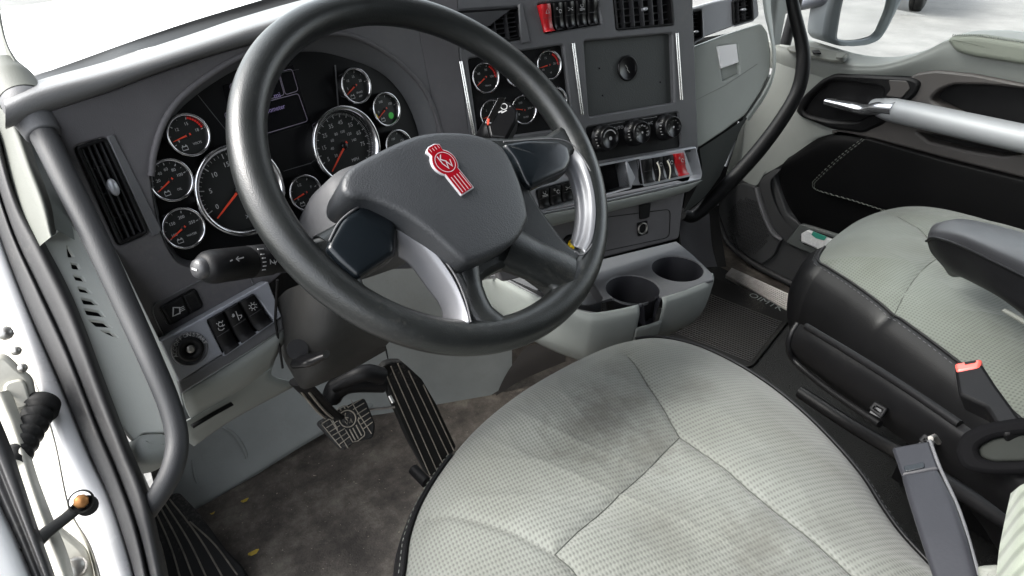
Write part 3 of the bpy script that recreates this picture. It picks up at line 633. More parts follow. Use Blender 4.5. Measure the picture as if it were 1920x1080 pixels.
# --- silver switch shelf under the stack
SH = Plane(CS.at(1200, 330, .02), nrm([-.08, -.93, .36]))
s1 = loopat(SH, [(1201, 298), (1281, 284), (1296, 327), (1208, 347)], 0, .002); s0 = loopat(SH, [(1124, 311), (1174, 302), (1183, 350), (1136, 363)], 0, .002)
s2 = loopat(SH, [(1006, 357), (1075, 338), (1082, 372), (1013, 393)], 0, .002)
mb = MB(); slab_into(mb, SH, [loopat(SH, [(930, 347), (1000, 333), (1121, 309), (1306, 274), (1318, 325), (1316, 337), (1262, 351), (1138, 379), (1010, 404), (940, 420)], 0, .004), s0, s1, s2], 0, .035, .003); mb.build("switch_shelf", M['silver'], dash)
slab("pocket_divider", SH, [(1176, 302), (1192, 333), (1182, 352), (1174, 304)], M['silver'], dash, .003, .003, .001)
for lp_ in (s1, s2):
    mb = MB(); slab_into(mb, SH, [lp_], -.01, .003, .0003); mb.build("switch_well", M['black'], dash)
mb = MB(); slab_into(mb, SH, [s0], -.034, .003, .0003); mb.grid([[SH.w(p[0], p[1], -.002) for p in s0], [SH.w(p[0], p[1], -.034) for p in s0]], True); mb.build("open_pocket", M['black'], dash)
T = [(1203, 300), (1281, 286)]; B = [(1209, 345), (1296, 326)]
for i in range(4):
    rocker(SH, [lp(T[0], T[1], i/4+.01), lp(T[0], T[1], (i+1)/4-.01), lp(B[0], B[1], (i+1)/4-.01), lp(B[0], B[1], i/4+.01)], M['red'] if i == 3 else M['black'], dash, .005, None if i == 0 else ic3, label="red guarded rocker switch" if i == 3 else None)
    if i in (1, 2):
        u, v = lp(T[0], T[1], i/4+.13); m = MB(); m.tube([SH.at(u-1, v+10, .012), SH.at(u+3, v+18, .013), SH.at(u+5, v+30, .013), SH.at(u+3, v+45, .006)], .0013, 6, n=4); m.build("white_tie", M['tie'], dash)
T = [(1007, 357), (1073, 340)]; B = [(1013, 392), (1081, 373)]
for i in range(3):
    rocker(SH, [lp(T[0], T[1], i/3+.01), lp(T[0], T[1], (i+1)/3-.01), lp(B[0], B[1], (i+1)/3-.01), lp(B[0], B[1], i/3+.01)], M['black'], dash, .004, (ic5, ic3, ic4)[i])
s_lo = [(940, 421), (1010, 404), (1138, 379.5), (1262, 351.5), (1316, 337.5)]; s_bt = [(950, 445), (1029, 423), (1138, 396), (1240, 371), (1292, 356)]
surf("shelf_underside", [[SH.at(u, v, -.001) for u, v in s_lo], [SH.at(u, v, -.003) for u, v in [lp(a, b, .45) for a, b in zip(s_lo, s_bt)]], [SH.at(u, v, -.018) for u, v in s_bt], [SH.at(u, v, -.06) for u, v in s_bt]], M['grey'], dash, 5, 4, .002)
# --- lower console panel with socket
LP_ = Plane(CS.at(1200, 430, -.035), nrm([-.08, -.97, .2]))
slab("console_panel", LP_, [(900, 420), (1288, 340), (1279, 400), (1274, 448), (1138, 482), (1060, 502), (940, 530)], M['charcoal'], dash, 0, .02, .004, r=.01)
m = MB(); m.tube(rnd([LP_.at(u, v, .0004) for u, v in [(1100, 412), (1257, 392), (1255, 445), (1100, 478)]], .012)+[LP_.at(1100, 440, .0004)], .0008, 6); m.build("access_seam", M['black'], dash)
m = MB(); o = LP_.at(1204, 428, .001); m.lathe(o, LP_.n, [(.0115, -.001), (.0118, .003), (.0105, .0042), (.0095, .003), (.009, -.012), (.0001, -.012)], 28); sk = m.build("power_socket", M['steel'], dash)
slab("socket_flap", LP_, [(1200, 385), (1221, 381), (1218, 407), (1212, 410), (1201, 412)], M['black'], dash, .004, .004, .001, r=.002)
slab("socket_bezel", LP_, [(1194, 418), (1214, 413), (1216, 438), (1196, 444)], M['black'], dash, .0012, .002, .0005, r=.004)
m = MB(); o = LP_.at(1070, 455, .006); m.lathe(o, LP_.n, [(.014, -.006), (.014, .0), (.011, .002), (.0001, .002)], 24); kb = m.build("air_knob_bezel", M['black'], dash)
m = MB(); m.lathe(LP_.at(1072, 457, .008), LP_.n, [(.0085, 0), (.0088, .006), (.007, .010), (.0001, .0105)], 24); m.build("air_knob", M['yellow'], kb)
# --- passenger side: vents, silver fascia, glovebox
_v1, _v2 = [(1295, 22), (1316, 17), (1318, 70), (1299, 79)], [(1373, 2), (1411, -6), (1413, 37), (1375, 48)]
mb = MB(); slab_into(mb, GB, [loopat(GB, [(1291, 16), (1340, 2), (1420, -14), (1424, 30), (1412, 40), (1374, 50), (1320, 70), (1300, 86), (1292, 88)], .004, .006), loopat(GB, _v1, .004, .004), loopat(GB, _v2, .004, .004)], .004, .015, .003); mb.build("side_fascia", mat("fascia_silver", (.36, .37, .39), .35, .3), dash)
vent(GB, [(1295, 22), (1316, 17), (1318, 70), (1299, 79)], 1, 7, .006, .02, r=.004, knob=(.3, .7, .5))
vent(GB, [(1373, 2), (1411, -6), (1413, 37), (1375, 48)], 3, 6, .006, .02, r=.004, knob=(.5, .45, .5))
gl_out = [(1297, 90), (1360, 66), (1429, 44), (1440, 60), (1446, 95), (1445, 135), (1428, 170), (1398, 216), (1355, 248), (1312, 276), (1305, 276)]
lt = loopat(GB, [(1346, 87), (1382, 83), (1387, 138), (1356, 152)], 0, .003)
mb = MB(); M['lid'] = mat("glovebox_plastic", (.29, .31, .29), .5, bump=.15, bscale=900, var=.06, vscale=9, dust=.1); slab_into(mb, GB, [loopat(GB, gl_out, 0, .006), lt], 0, .012, .004); gb = mb.build("glovebox_lid", M['lid'], dash)
slab("glovebox_latch", GB, [(1345, 87), (1381, 82), (1386, 117), (1352, 129)], M['white'], dash, .003, .006, .0015, r=.002)  # glare on the latch is put into its colour as white
mb = MB(); slab_into(mb, GB, [lt], -.010, .003, .0003); mb.build("latch_recess", M['lid'], dash)
mb = MB(); mb.tube([GB.at(u, v, .0005) for u, v in [(1300, 190), (1360, 160), (1420, 120)]], .0007, 5); mb.build("lid_crease", M['grey'], gb)
surf("dash_end_cap", [[GB.at(1425, -40, .01), GB.at(1432, 20, .01), GB.at(1441, 60, .008), GB.at(1448, 100, .008), GB.at(1446, 137, .005), GB.at(1430, 173, 0), GB.at(1398, 220, -.01)], [GB.at(1436, -40, 0), GB.at(1441, 20, 0), GB.at(1447, 60, 0), GB.at(1452, 98, 0), GB.at(1450, 138, 0), GB.at(1434, 177, -.005), GB.at(1402, 224, -.015)], [GB.at(1444, -40, -.08), GB.at(1446, 20, -.08), GB.at(1450, 60, -.08), GB.at(1455, 98, -.08), GB.at(1452, 140, -.08), GB.at(1436, 180, -.08), GB.at(1404, 227, -.08)]], M['lid'], dash, 5, 5)
surf("dash_under_panel", [[GB.at(1312, 279, -.006), GB.at(1355, 251, -.006), GB.at(1400, 220, -.006)], [GB.at(1314, 330, -.08), GB.at(1345, 300, -.08), GB.at(1380, 262, -.08)], [GB.at(1280, 400, -.16), GB.at(1320, 370, -.18), GB.at(1350, 330, -.2)]], M['midgrey'], dash, 5, 5)
# --- cup holder tray and lower console
TZ = .515; TP = Plane((0, 0, TZ), (0, 0, 1))
c1 = TP.l(TP.at(1186, 541)); c2 = TP.l(TP.at(1270, 503)); cr_ = .0500
def circ(c, r, a0=0, a1=360, n=36): return [np.array([c[0]+r*math.cos(R_(a0+(a1-a0)*i/n)), c[1]+r*math.sin(R_(a0+(a1-a0)*i/n))]) for i in range(n+1)]
notch = [TP.l(TP.at(u, v)) for u, v in [(1200, 571), (1241, 557)]]
def cup_loop(c, na, nb):
    A = math.degrees(math.atan2(*(np.array(na)-c)[::-1])); B = math.degrees(math.atan2(*(np.array(nb)-c)[::-1]))
    return A, B
tray = [TP.l(TP.at(u, v)) for u, v in [(905, 520), (1000, 510), (1132, 485), (1268, 452), (1300, 478), (1335, 512)]]
f_in = [TP.l(TP.at(u, v)) for u, v in [(1332, 527), (1322, 529)]]
# cup 2 opens to the right end, cup 1 opens to the front through the notch
A2 = circ(c2, cr_, -52, 285, 30); 
A1_ = circ(c1, cr_, -38, 260, 30)
n1r, n1l = TP.l(TP.at(1241, 557)), TP.l(TP.at(1200, 571))
outline = tray+[TP.l(TP.at(1338, 524))]+[TP.l(TP.at(1322, 528)), TP.l(TP.at(1285, 543)), n1r]
k1 = [c1+np.array([cr_*math.cos(R_(a)), cr_*math.sin(R_(a))]) for a in np.linspace(-62, 360-98, 30)]
front = [n1l]+[TP.l(TP.at(u, v)) for u, v in [(1165, 580), (1119, 587), (1089, 582), (1013, 557), (929, 514)]]
mb = MB(); slab_into(mb, TP, [outline+k1+front, [c2+np.array([cr_*math.cos(R_(a)), cr_*math.sin(R_(a))]) for a in np.linspace(0, 350, 34)], loopat(TP, [(930, 510), (1000, 503), (1080, 508), (1106, 520), (1132, 562), (1104, 572), (1080, 570), (1015, 547)], 0, .01)], 0, .006, .002)
tr = mb.build("cup_tray", M['shelf'], dash); tr.data.materials[0] = M['charlite']
for c in (c1, c2):
    m = MB(); cc = np.array([*(TP.w(c[0], c[1]))]); m.lathe(cc, (0, 0, 1), [(cr_+.0015, -.001), (cr_-.001, -.003), (cr_-.004, -.045), (cr_-.008, -.046), (cr_-.010, -.075), (.0001, -.075)], 40); m.build("cup_holder", M['cupin'], dash)
m = MB(); nb_ = [TP.at(u, v) for u, v in [(1200, 571), (1241, 557)]]; nm_ = (nb_[0]+nb_[1])/2; q = TP.w(*c1)
d_ = nrm(nm_-q); s_ = np.array([-d_[1], d_[0], 0]); hw = .019
P0, P1 = q+d_*cr_*.8, nm_+d_*.004
m.grid([[P0+s_*hw, P0+s_*hw*.9-np.array([0, 0, .045]), P0-s_*hw*.9-np.array([0, 0, .045]), P0-s_*hw], [P1+s_*hw*1.1, P1+s_*hw*.5-np.array([0, 0, .052]), P1-s_*hw*.5-np.array([0, 0, .052]), P1-s_*hw*1.1]], False, False)
m.build("notch_liner", M['cupin'], dash)
m = MB(); ptray = [TP.at(u, v) for u, v in [(930, 510), (1000, 503), (1080, 508), (1106, 520), (1132, 562), (1104, 572), (1080, 570), (1015, 547)]]
ptray = rnd(ptray, .01); m.grid([ptray, [p-np.array([0, 0, .03]) for p in ptray]], True); m.cap([p-np.array([0, 0, .03]) for p in ptray]); m.build("tray_well", M['louvre'], dash)
fr0 = [(895, 500), (929, 515), (1013, 558), (1089, 583), (1119, 588), (1165, 581), (1198, 573)]
def dn(p, y, z): return p+np.array([0, y, -z])
def face(pts, name):
    a = [TP.at(u, v) for u, v in pts]; c = np.array([1.0, 1.25, 0])
    rows = [[dn(p, .004, .001) for p in a], [dn(p, 0, .004) for p in a], [p+nrm(np.array([p[0]-1.0, p[1]-1.2, 0]))*.004-np.array([0, 0, .022]) for p in a], [p-nrm(np.array([p[0]-1.0, p[1]-1.2, 0]))*.012-np.array([0, 0, .095]) for p in a], [p-nrm(np.array([p[0]-1.0, p[1]-1.2, 0]))*.055-np.array([0, 0, .15]) for p in a]]
    return surf(name, rows, M['grey'], dash, 5, 4, .002)
face(fr0, "console_front")
face([(1243, 558), (1285, 544), (1322, 529), (1335, 519), (1338, 512)], "console_front")
a = [TP.at(u, v) for u, v in [(1196, 574), (1222, 567), (1246, 559)]]
surf("console_front", [[p-np.array([0, 0, .048]) for p in a], [p-nrm(np.array([p[0]-1.0, p[1]-1.2, 0]))*.012-np.array([0, 0, .095]) for p in a], [p-nrm(np.array([p[0]-1.0, p[1]-1.2, 0]))*.055-np.array([0, 0, .15]) for p in a]], M['grey'], dash, 5, 4, .002)

# ================================================================== steering wheel
sw = thing("steering_wheel", "large black four-spoke steering wheel with silver spoke inlays and red enamel emblem on its hub", "steering wheel", WH.p)
Wc = WH.p; RR, RT = .2165, .0195
mb = MB(); rows = []
for i in range(160):
    a = 2*math.pi*i/160; cdir = WH.a*math.cos(a)+WH.b*math.sin(a)
    rows.append([Wc+cdir*(RR+RT*math.cos(t))+WH.n*RT*1.0*math.sin(t) for t in [2*math.pi*k/24 for k in range(24)]])
rows.append(rows[0]); mb.grid(rows, True); mb.build("rim", M['wheel'], sw)
def wl(pts, h=0): return [WH.l(WH.at(u, v, h)) for u, v in pts]
def rimpt(u, v, r):   # radial snap onto the rim circle
    p = WH.l(WH.at(u, v)); return p/np.linalg.norm(p)*r
a_l = math.degrees(math.atan2(*WH.l(WH.at(588, 440))[::-1])); a_r = math.degrees(math.atan2(*WH.l(WH.at(1052, 235))[::-1]))
body = wl([(688, 362), (640, 425), (620, 447)])
lower = [np.array([RR*math.cos(R_(a)), RR*math.sin(R_(a))]) for a in np.linspace(a_l if a_l > 0 else a_l+360, a_r+360, 60)]
body = wl([(760, 300), (700, 352), (625, 440)])+lower+wl([(1020, 258), (945, 264), (900, 262)])
h_bot = cr(wl([(896, 534), (925, 512), (952, 501), (976, 504), (1010, 527), (1034, 546), (1028, 560), (1000, 578), (960, 596), (935, 599), (916, 588), (904, 566)]), 4, True)
h_left = cr(wl([(676, 524), (738, 482), (746, 430), (790, 456), (828, 498), (855, 542), (870, 585), (868, 606), (838, 611), (808, 606), (770, 597), (720, 570)]), 4, True)
h_right = cr(wl([(990, 356), (1020, 340), (1058, 326), (1066, 296), (1088, 314), (1104, 352), (1109, 398), (1103, 444), (1086, 470), (1070, 470), (1052, 455), (1022, 415), (1001, 384)]), 4, True)
mb = MB(); slab_into(mb, WH, [body, h_bot, h_left, h_right], .010, .024, .007); mb.build("spoke_body", M['wheel'], sw)
# fillets that blend the lower spokes into the rim
for pts, rr in [([(868, 480), (880, 540), (898, 590), (930, 625)], [.020, .016, .0185, .022]), ([(945, 462), (1000, 488), (1062, 516)], [.030, .027, .028]), ([(705, 385), (650, 435), (612, 468)], [.012, .013, .018])]:
    m = MB(); m.tube([WH.at(u, v, .0) for u, v in pts], rr, 16, n=6, flat=.75, up=WH.n); m.build("spoke_fillet", M['wheel'], sw)
hub = pillow("hub_cover", WH, [(641, 350), (652, 318), (692, 294), (778, 257), (845, 249), (904, 255), (946, 277), (975, 340), (990, 400), (988, 418), (967, 453), (925, 478), (880, 495), (856, 487), (815, 452), (771, 418), (732, 394), (692, 376), (656, 369)], M['pad'], sw, .034, .058, .010, .007, smooth=4, ring=10)
pillow("button_panel", WH, [(617, 452), (640, 412), (686, 379), (737, 402), (745, 420), (742, 476), (672, 522), (636, 492), (612, 466)], M['piano'], sw, .016, .016, .004, .006, r=.006)
pillow("button_panel", WH, [(944, 268), (985, 263), (1050, 263), (1068, 275), (1072, 300), (1062, 320), (996, 352), (984, 340), (966, 300)], M['piano'], sw, .018, .016, .004, .006, r=.006)
def inlay(cl_, wd, nm, tilt=0):
    """silver channel along a centre line, dished across"""
    P = cr([WH.at(u, v, h) for u, v, h in cl_], 6); n = len(P); W = np.interp(np.linspace(0, 1, n), np.linspace(0, 1, len(wd)), wd); rows = []
    for i in range(n):
        T = nrm(P[min(i+1, n-1)]-P[max(0, i-1)]); S = nrm(np.cross(WH.n, T))
        rows.append([P[i]+S*W[i]*x+WH.n*(tilt*W[i]*x-.006*(abs(x)**3)*1.0) for x in (-1, -.8, -.45, 0, .45, .8, 1)])
    return MB().grid(rows).build(nm, M['spoke'], sw, solid=.004)
surf("spoke_inlay", [[WH.at(u, v, .015) for u, v in [(741, 404), (790, 446), (830, 490), (858, 535), (876, 580), (882, 606)]], [WH.at(u, v, .010) for u, v in [(742, 420), (785, 456), (822, 498), (850, 542), (866, 582), (872, 610)]], [WH.at(u, v, -.002) for u, v in [(744, 450), (780, 474), (812, 514), (840, 556), (850, 590), (854, 612)]], [WH.at(u, v, -.018) for u, v in [(748, 478), (772, 496), (800, 534), (828, 572), (834, 596), (836, 608)]]], M['spoke'], sw, 6, 6, .003)
def on_rim(u, v, off):
    h = .01
    for _ in range(12):
        dr = RR-np.linalg.norm(WH.l(WH.at(u, v, h)))
        h2 = math.sqrt(max(0, RT**2-dr**2))+off if abs(dr) < RT*.97 else off+.004-(abs(dr)-RT*.97)*.6
        h = .5*h+.5*h2
    return WH.at(u, v, h)
surf("spoke_inlay", [[on_rim(u, v, .0012) for u, v in [(1066, 270), (1092, 296), (1110, 342), (1117, 395), (1111, 446), (1096, 474)]], [on_rim(u, v, .0022) for u, v in [(1062, 280), (1086, 304), (1103, 348), (1109, 396), (1104, 442), (1091, 469)]], [on_rim(u, v, .0022) for u, v in [(1060, 296), (1078, 314), (1092, 354), (1097, 398), (1093, 438), (1083, 464)]], [on_rim(u, v, .001) for u, v in [(1058, 312), (1070, 326), (1080, 362), (1084, 400), (1081, 434), (1074, 460)]], [WH.at(u, v, -.016) for u, v in [(1056, 322), (1066, 336), (1074, 366), (1078, 400), (1075, 430), (1069, 454)]]], M['spoke'], sw, 6, 6, .002)
m = MB()
for pts in [[(686, 378), (742, 402), (800, 452), (848, 508), (872, 560), (883, 604)], [(617, 452), (640, 412), (686, 378)], [(944, 266), (1052, 262), (1090, 292), (1116, 345), (1121, 400), (1113, 450), (1094, 477), (1078, 472)]]:
    m.tube([WH.at(u, v, .0165) for u, v in pts], .0012, 6, n=6)
m.build("inlay_edge", M['charlite'], sw)
# emblem: enamel badge, rising along the hub
HB = Plane(WH.p+WH.n*.0445, WH.n)
e_c = HB.at(842, 318); ex = HB.l(HB.at(872, 358), e_c)-HB.l(HB.at(818, 290), e_c)
up2 = -nrm(ex); rt2 = np.array([up2[1], -up2[0]])
EO = Plane(HB.at(833, 306), HB.n); EO.b = HB.a*up2[0]+HB.b*up2[1]; EO.a = HB.a*rt2[0]+HB.b*rt2[1]
Lb = np.linalg.norm(HB.l(HB.at(876, 364))-HB.l(HB.at(833, 306))); Lb *= .93; er = Lb*.39
def badge(g): 
    k = er+g; bw = er*.62+g
    pts = arc(k, 222, 118, 14)[0:0]+[(-bw, -Lb-g), (bw, -Lb-g), (bw, -er*.72)]+arc(k, -46, 56, 12)+[(er*.62+g, er*1.32+g*.3), (er*.3, er*1.48+g), (-er*.3, er*1.48+g), (-er*.62-g, er*1.32+g*.3)]+arc(k, 124, 226, 12)+[(-bw, -er*.72)]
    return rnd(pts, .0012, 2)
mb = MB(); slab_into(mb, EO, [badge(.0014)], .0015, .004, .0006); em = mb.build("emblem", M['embsilver'], sw)
mb = MB(); slab_into(mb, EO, [badge(0)], .0019, .003, .0002); mb.build("enamel", M['enamel'], em)
mb = MB(); line(mb, EO, EO.p, arc(er*.80, 0, 360, 32), .0008, .0026)
for x in (-.45, -.15, .15, .45): line(mb, EO, EO.p, [(x*er, -er*1.15), (x*er, -Lb+.001)], .0009, .0026)
for x in (-.4, -.13, .13, .4): line(mb, EO, EO.p, [(x*er, er*1.08), (x*er, er*1.34)], .0007, .0024)
put_text(mb, "K", EO, EO.p, -er*.12, er*.28, er*.9, .0028); put_text(mb, "W", EO, EO.p, er*.08, -er*.32, er*.85, .0028); mb.build("emblem_lettering", M['embsilver'], em)
mb = MB(); o = HB.at(889, 385, -.003); line(mb, HB, o, arc(.0035, 0, 360, 16), .0005, .0012); line(mb, HB, o, [(-.009, .003), (-.006, .0), (-.009, -.004)], .0005, .0012); line(mb, HB, o, [(-.006, 0), (-.0035, 0)], .0005, .0012); line(mb, HB, o, [(.003, .002), (.007, .005)], .0005, .0012); mb.build("horn_symbol", M['charlite'], sw)

# ================================================================== steering column
col = thing("steering_column", "grey plastic steering column shroud with tilt lever behind the steering wheel", "steering column", Wc-WH.n*.3)
def rr_ring(c, a, b, sx, sy, k=.45, n=32):
    out = []
    for i in range(n):
        t = 2*math.pi*i/n; x, y = math.cos(t), math.sin(t)
        out.append(c+a*sx*math.copysign(abs(x)**k, x)+b*sy*math.copysign(abs(y)**k, y))
    return out
AX = nrm(np.array([-.02, .62, -.52]))
ca = nrm(np.cross([0, 0, 1], -AX)); cb = np.cross(-AX, ca)
o0 = Wc-WH.n*.02
o0 = o0+AX*.03-ca*.062-cb*.012
rows = [rr_ring(o0-AX*.002, ca, cb, .001, .001, .6), rr_ring(o0, ca, cb, .05, .045, .6), rr_ring(o0+AX*.012, ca, cb, .064, .056, .6), rr_ring(o0+AX*.07, ca, cb, .074, .060, .55), rr_ring(o0+AX*.14, ca, cb, .074, .060, .5), rr_ring(o0+AX*.15, ca, cb, .07, .055, .5)]
MB().grid(rows, True).build("upper_shroud", M['charlite'], col)
# lower shroud: tapering trough down to the pedals
surf("lower_shroud", [[G(520, 560, .86), G(545, 540, .80), G(600, 530, .76), G(680, 560, .77), G(740, 620, .82)],
    [G(524, 620, .88), G(552, 600, .80), G(610, 600, .77), G(680, 610, .79), G(735, 635, .84)],
    [G(530, 668, .90), G(552, 655, .82), G(610, 655, .79), G(670, 645, .82), G(722, 650, .86)],
    [G(560, 722, .92), G(572, 722, .86), G(612, 706, .84), G(655, 680, .86), G(724, 652, .90)],
    [G(562, 726, 1.0), G(580, 728, 1.0), G(620, 712, 1.0), G(665, 690, 1.0), G(726, 656, 1.0)]], M['column'], col, 6, 6)
m = MB(); m.tube([G(560, 678, .80), G(585, 674, .775), G(612, 664, .76)], [.012, .013, .007], 14, n=5, flat=.55); m.build("tilt_lever", M['gloss'], col)
LS = Plane(G(555, 655, .793), nrm(EYE-G(555, 655, .8)))
m = MB(); disc(m, LS, LS.at(558, 655), 0, 0, .012, .0, 24, 1.0); m.build("lever_slot", M['black'], col)
m = MB(); m.tube([G(520, 525, .79), G(516, 600, .84), G(530, 690, .88)], .0016, 6);  m.build("shroud_seam", M['black'], col)
# left stalk
st = thing("stalk", "fat black indicator and wiper stalk with white symbols to the left of the wheel", "control stalk", G(450, 490, .69))
a, b = G(377, 503, .655), G(600, 474, .755); ax = nrm(b-a)
m = MB(); m.lathe(a, ax, [(.0001, .001), (.011, .001), (.014, .003), (.0165, .007), (.0175, .013), (.0175, .052), (.0167, .0525), (.0167, .054), (.0175, .0545), (.0175, .078), (.0165, .080), (.0155, .12), (.011, .16), (.010, .25)], 36, sq=.92); m.build("grip", M['black'], st)
m = MB(); m.lathe(a, ax, [(.0001, -.007), (.005, -.0065), (.0085, -.005), (.0100, -.001), (.0100, .006)], 28); m.build("end_button", M['louvre'], st)
vw = nrm(EYE-(a+b)/2); vw = nrm(vw-(vw@ax)*ax)
def on_cyl(along, off): 
    t = off/.0177; s = np.cross(ax, vw)
    return a+ax*along+vw*.0179*math.cos(t)*.985+s*.0179*math.sin(t)*.985
SP = Plane(a+vw*.0181, vw); SP.a = ax; SP.b = np.cross(vw, ax)
m = MB()
for j in range(5): m.box(on_cyl(.0575, .010-j*.0040), ax, nrm(np.cross(ax, vw)), vw, .004, .0011, .0008)
m.box(on_cyl(.059, -.0125), ax, nrm(np.cross(ax, vw)), vw, .007, .0013, .0008)
line(m, SP, SP.p, [(.018, .003), (.021, .004)], .0012, -.0002); line(m, SP, SP.p, [(.025, .004), (.034, .005)], .0012, -.0002); line(m, SP, SP.p, [(.028, .002), (.025, .0045), (.028, .0065)], .0010, -.0002)
line(m, SP, SP.p, arc(.0042, 200, 340, 8, (.069, .000)), .0010, .0); line(m, SP, SP.p, [(.0645, .000), (.064, -.005)], .0010, .0); line(m, SP, SP.p, [(.069, -.001), (.070, -.006)], .0010, .0); line(m, SP, SP.p, [(.072, .0), (.075, -.003)], .0010, .0)
m.build("stalk_print", M['print'], st)["kind"] = "stuff"
EB = Plane(a-ax*.0073, -ax); m = MB(); line(m, EB, EB.p, [(-.003, 0), (.004, 0)], .0018, .0002); m.build("button_symbol", M['print'], st)
# right stalk: faceted retarder paddle
rs = thing("stalk", "glossy black faceted shift stalk with white markings and orange tab right of the wheel hub", "control stalk", G(930, 240, .92))
q = [G(921, 262, .90), G(899, 255, .93)]
m = MB(); m.tube([G(880, 300, .95), G(912, 258, .905), G(926, 240, .90)], [.013, .015, .017], 16, n=4); m.build("stalk_arm", M['gloss'], rs)
PR = Plane(G(938, 222, .885), nrm(nrm(EYE-G(938, 222, .9))*.8+np.array([0, 0, .5])))
m = MB(); slab_into(m, PR, [loopat(PR, [(911, 228), (937, 184), (958, 190), (972, 207), (970, 225), (950, 262), (918, 258)], 0, .004)], 0, .03, .004); hd = m.build("paddle", M['gloss'], rs)
m = MB(); slab_into(m, PR, [loopat(PR, [(909, 231), (934, 183), (948, 183), (922, 231)], .001, .001)], .0012, .004, .0005); m.build("paddle_facet", M['chrome'], hd)
m = MB(); slab_into(m, PR, [loopat(PR, [(913, 223), (918, 223), (917, 234), (913, 234)], .001)], .0022, .003, .0005); m.build("orange_tab", M['needle'], hd)
m = MB(); o = PR.at(945, 200); line(m, PR, o, arc(.0042, 0, 360, 16), .0011); line(m, PR, o, [(-.008, .002), (-.011, .001)], .0011); disc(m, PR, o, .008, .0, .0008, .0004, 8)
for a_, b_ in [((929, 214), (934, 207)), ((934, 211), (942, 208)), ((940, 212), (950, 207))]: line(m, PR, o, [PR.l(PR.at(*a_), o), PR.l(PR.at(*b_), o)], .0016)
m.build("stalk_print", M['print'], hd)["kind"] = "stuff"
m = MB(); put_text(m, "R-", Plane(G(925, 255, .885), nrm(EYE-G(925, 255, .9))), None, 0, 0, .011, .0, .5); m.build("arm_print", M['print'], rs)

# ================================================================== footwell
fl = MB(); fl.grid([[np.array([x, y, 0]) for x in (-.12, .6, 1.3, 1.95)] for y in (-1.6, -.5, .6, 1.9)], False, False); tag(fl.build("floor", M['floor']), kind="structure")
cp_ = MB(); cp_.grid([[np.array([x, y, .004]) for x in (.98, 1.4, 1.72)] for y in (-.9, .2, 1.9)], False, False); tag(cp_.build("carpet", M['carpet']), kind="structure")
# toe board and firewall trims
fw = thing("footwell_trim", "smooth grey footwell lining around the pedals", "footwell trim", (.1, 1.15, 0))
TBP = Plane(ZP(480, 891, 0), nrm([.05, -.80, .6]))
fl_ = [(300, 1000), (370, 960), (425, 925), (480, 891), (545, 850), (620, 806), (700, 765)]
surf("toe_board", [[TBP.at(u, v) for u, v in fl_], [TBP.at(u, v-12, .012) for u, v in fl_], [TBP.at(u+5, v-70, .0) for u, v in fl_], [TBP.at(u+12, v-150, .0) for u, v in fl_], [TBP.at(u+20, v-260, .0) for u, v in fl_]], M['footgrey'], fw, 6, 6)
m = MB(); m.tube([TBP.at(400, 792, .0), TBP.at(440, 815, .001), TBP.at(463, 855, .002), TBP.at(458, 872, 0)], [.002, .005, .006, .002], 10, n=6, flat=.5); m.tube([TBP.at(360, 862), TBP.at(364, 890), TBP.at(376, 925)], [.002, .003, .002], 8, n=5); m.build("pressed_rib", M['footgrey'], fw)["kind"] = "stuff"
tn = thing("engine_tunnel", "smooth grey engine tunnel cover between the accelerator and the console", "tunnel cover", (.6, 1.2, 0))
ta, tb = ZP(640, 790, 0), ZP(925, 740, 0); td = nrm(tb-ta); TNP = Plane(ta, nrm([td[1], -td[0], .12])); TNP = TNP if TNP.n @ (EYE-ta) > 0 else Plane(ta, -TNP.n)
fl_ = [(640, 790), (720, 776), (790, 776), (843, 772), (890, 757), (925, 738), (960, 715)]
surf("tunnel_side", [[TNP.at(u, v) for u, v in fl_], [TNP.at(u, v-22) for u, v in fl_], [TNP.at(u, v-110) for u, v in fl_], [TNP.at(u, v-220) for u, v in fl_], [TNP.at(u, v-340) for u, v in fl_]], M['footgrey'], tn, 6, 6)
m = MB(); m.tube([TNP.at(722, 648), TNP.at(731, 690), TNP.at(737, 730)], .0018, 6); m.build("panel_seam", M['black'], tn)
surf("tunnel_end", [[TNP.at(930, 742, .01), TNP.at(980, 712, .01), TNP.at(1060, 678, .01)], [TNP.at(950, 700, .02), TNP.at(990, 682, .02), TNP.at(1062, 650, .02)], [TNP.at(985, 650, .02), TNP.at(1020, 640, .02), TNP.at(1070, 610, .02)]], M['brown'], tn, 5, 5)

# brake pedal
bp = thing("brake_pedal", "dirty square brake pedal pad with a moulded grid and emblem", "pedal", G(650, 790, 1.2))
BP = Plane(G(650, 790, 1.2), nrm([-.05, -.72, .70]))
slab("pedal_pad", BP, [(592, 792), (640, 765), (684, 745), (704, 795), (700, 822), (668, 828), (645, 845), (634, 838)], M['rubber'], bp, 0, .018, .003, r=.008)
m = MB(); g6 = lambda x, y: BP.at(600+x/9, 740+y/9, .0008)
for a_, b_ in [((30, 490), (280, 340)), ((470, 215), (705, 70)), ((110, 560), (300, 440)), ((560, 250), (745, 140)), ((160, 630), (335, 520)), ((625, 330), (790, 225)), ((210, 690), (420, 570)), ((660, 410), (830, 300)), ((265, 770), (470, 630)), ((690, 500), (860, 385)), ((315, 850), (510, 700)), ((715, 590), (890, 460)), ((130, 340), (480, 910)), ((520, 90), (600, 240)), ((600, 240), (870, 660)), ((30, 500), (360, 900)), ((210, 420), (300, 590))]:
    m.tube([g6(*a_), g6(*b_)], .0009, 5)
m.build("grid_rib", M['pedalmetal'], bp)["kind"] = "stuff"
m = MB(); eo = [g6(x, y) for x, y in [(465+140*math.cos(t)*1.0, 405+142*math.sin(t)) for t in np.linspace(0, 2*math.pi, 28)]]
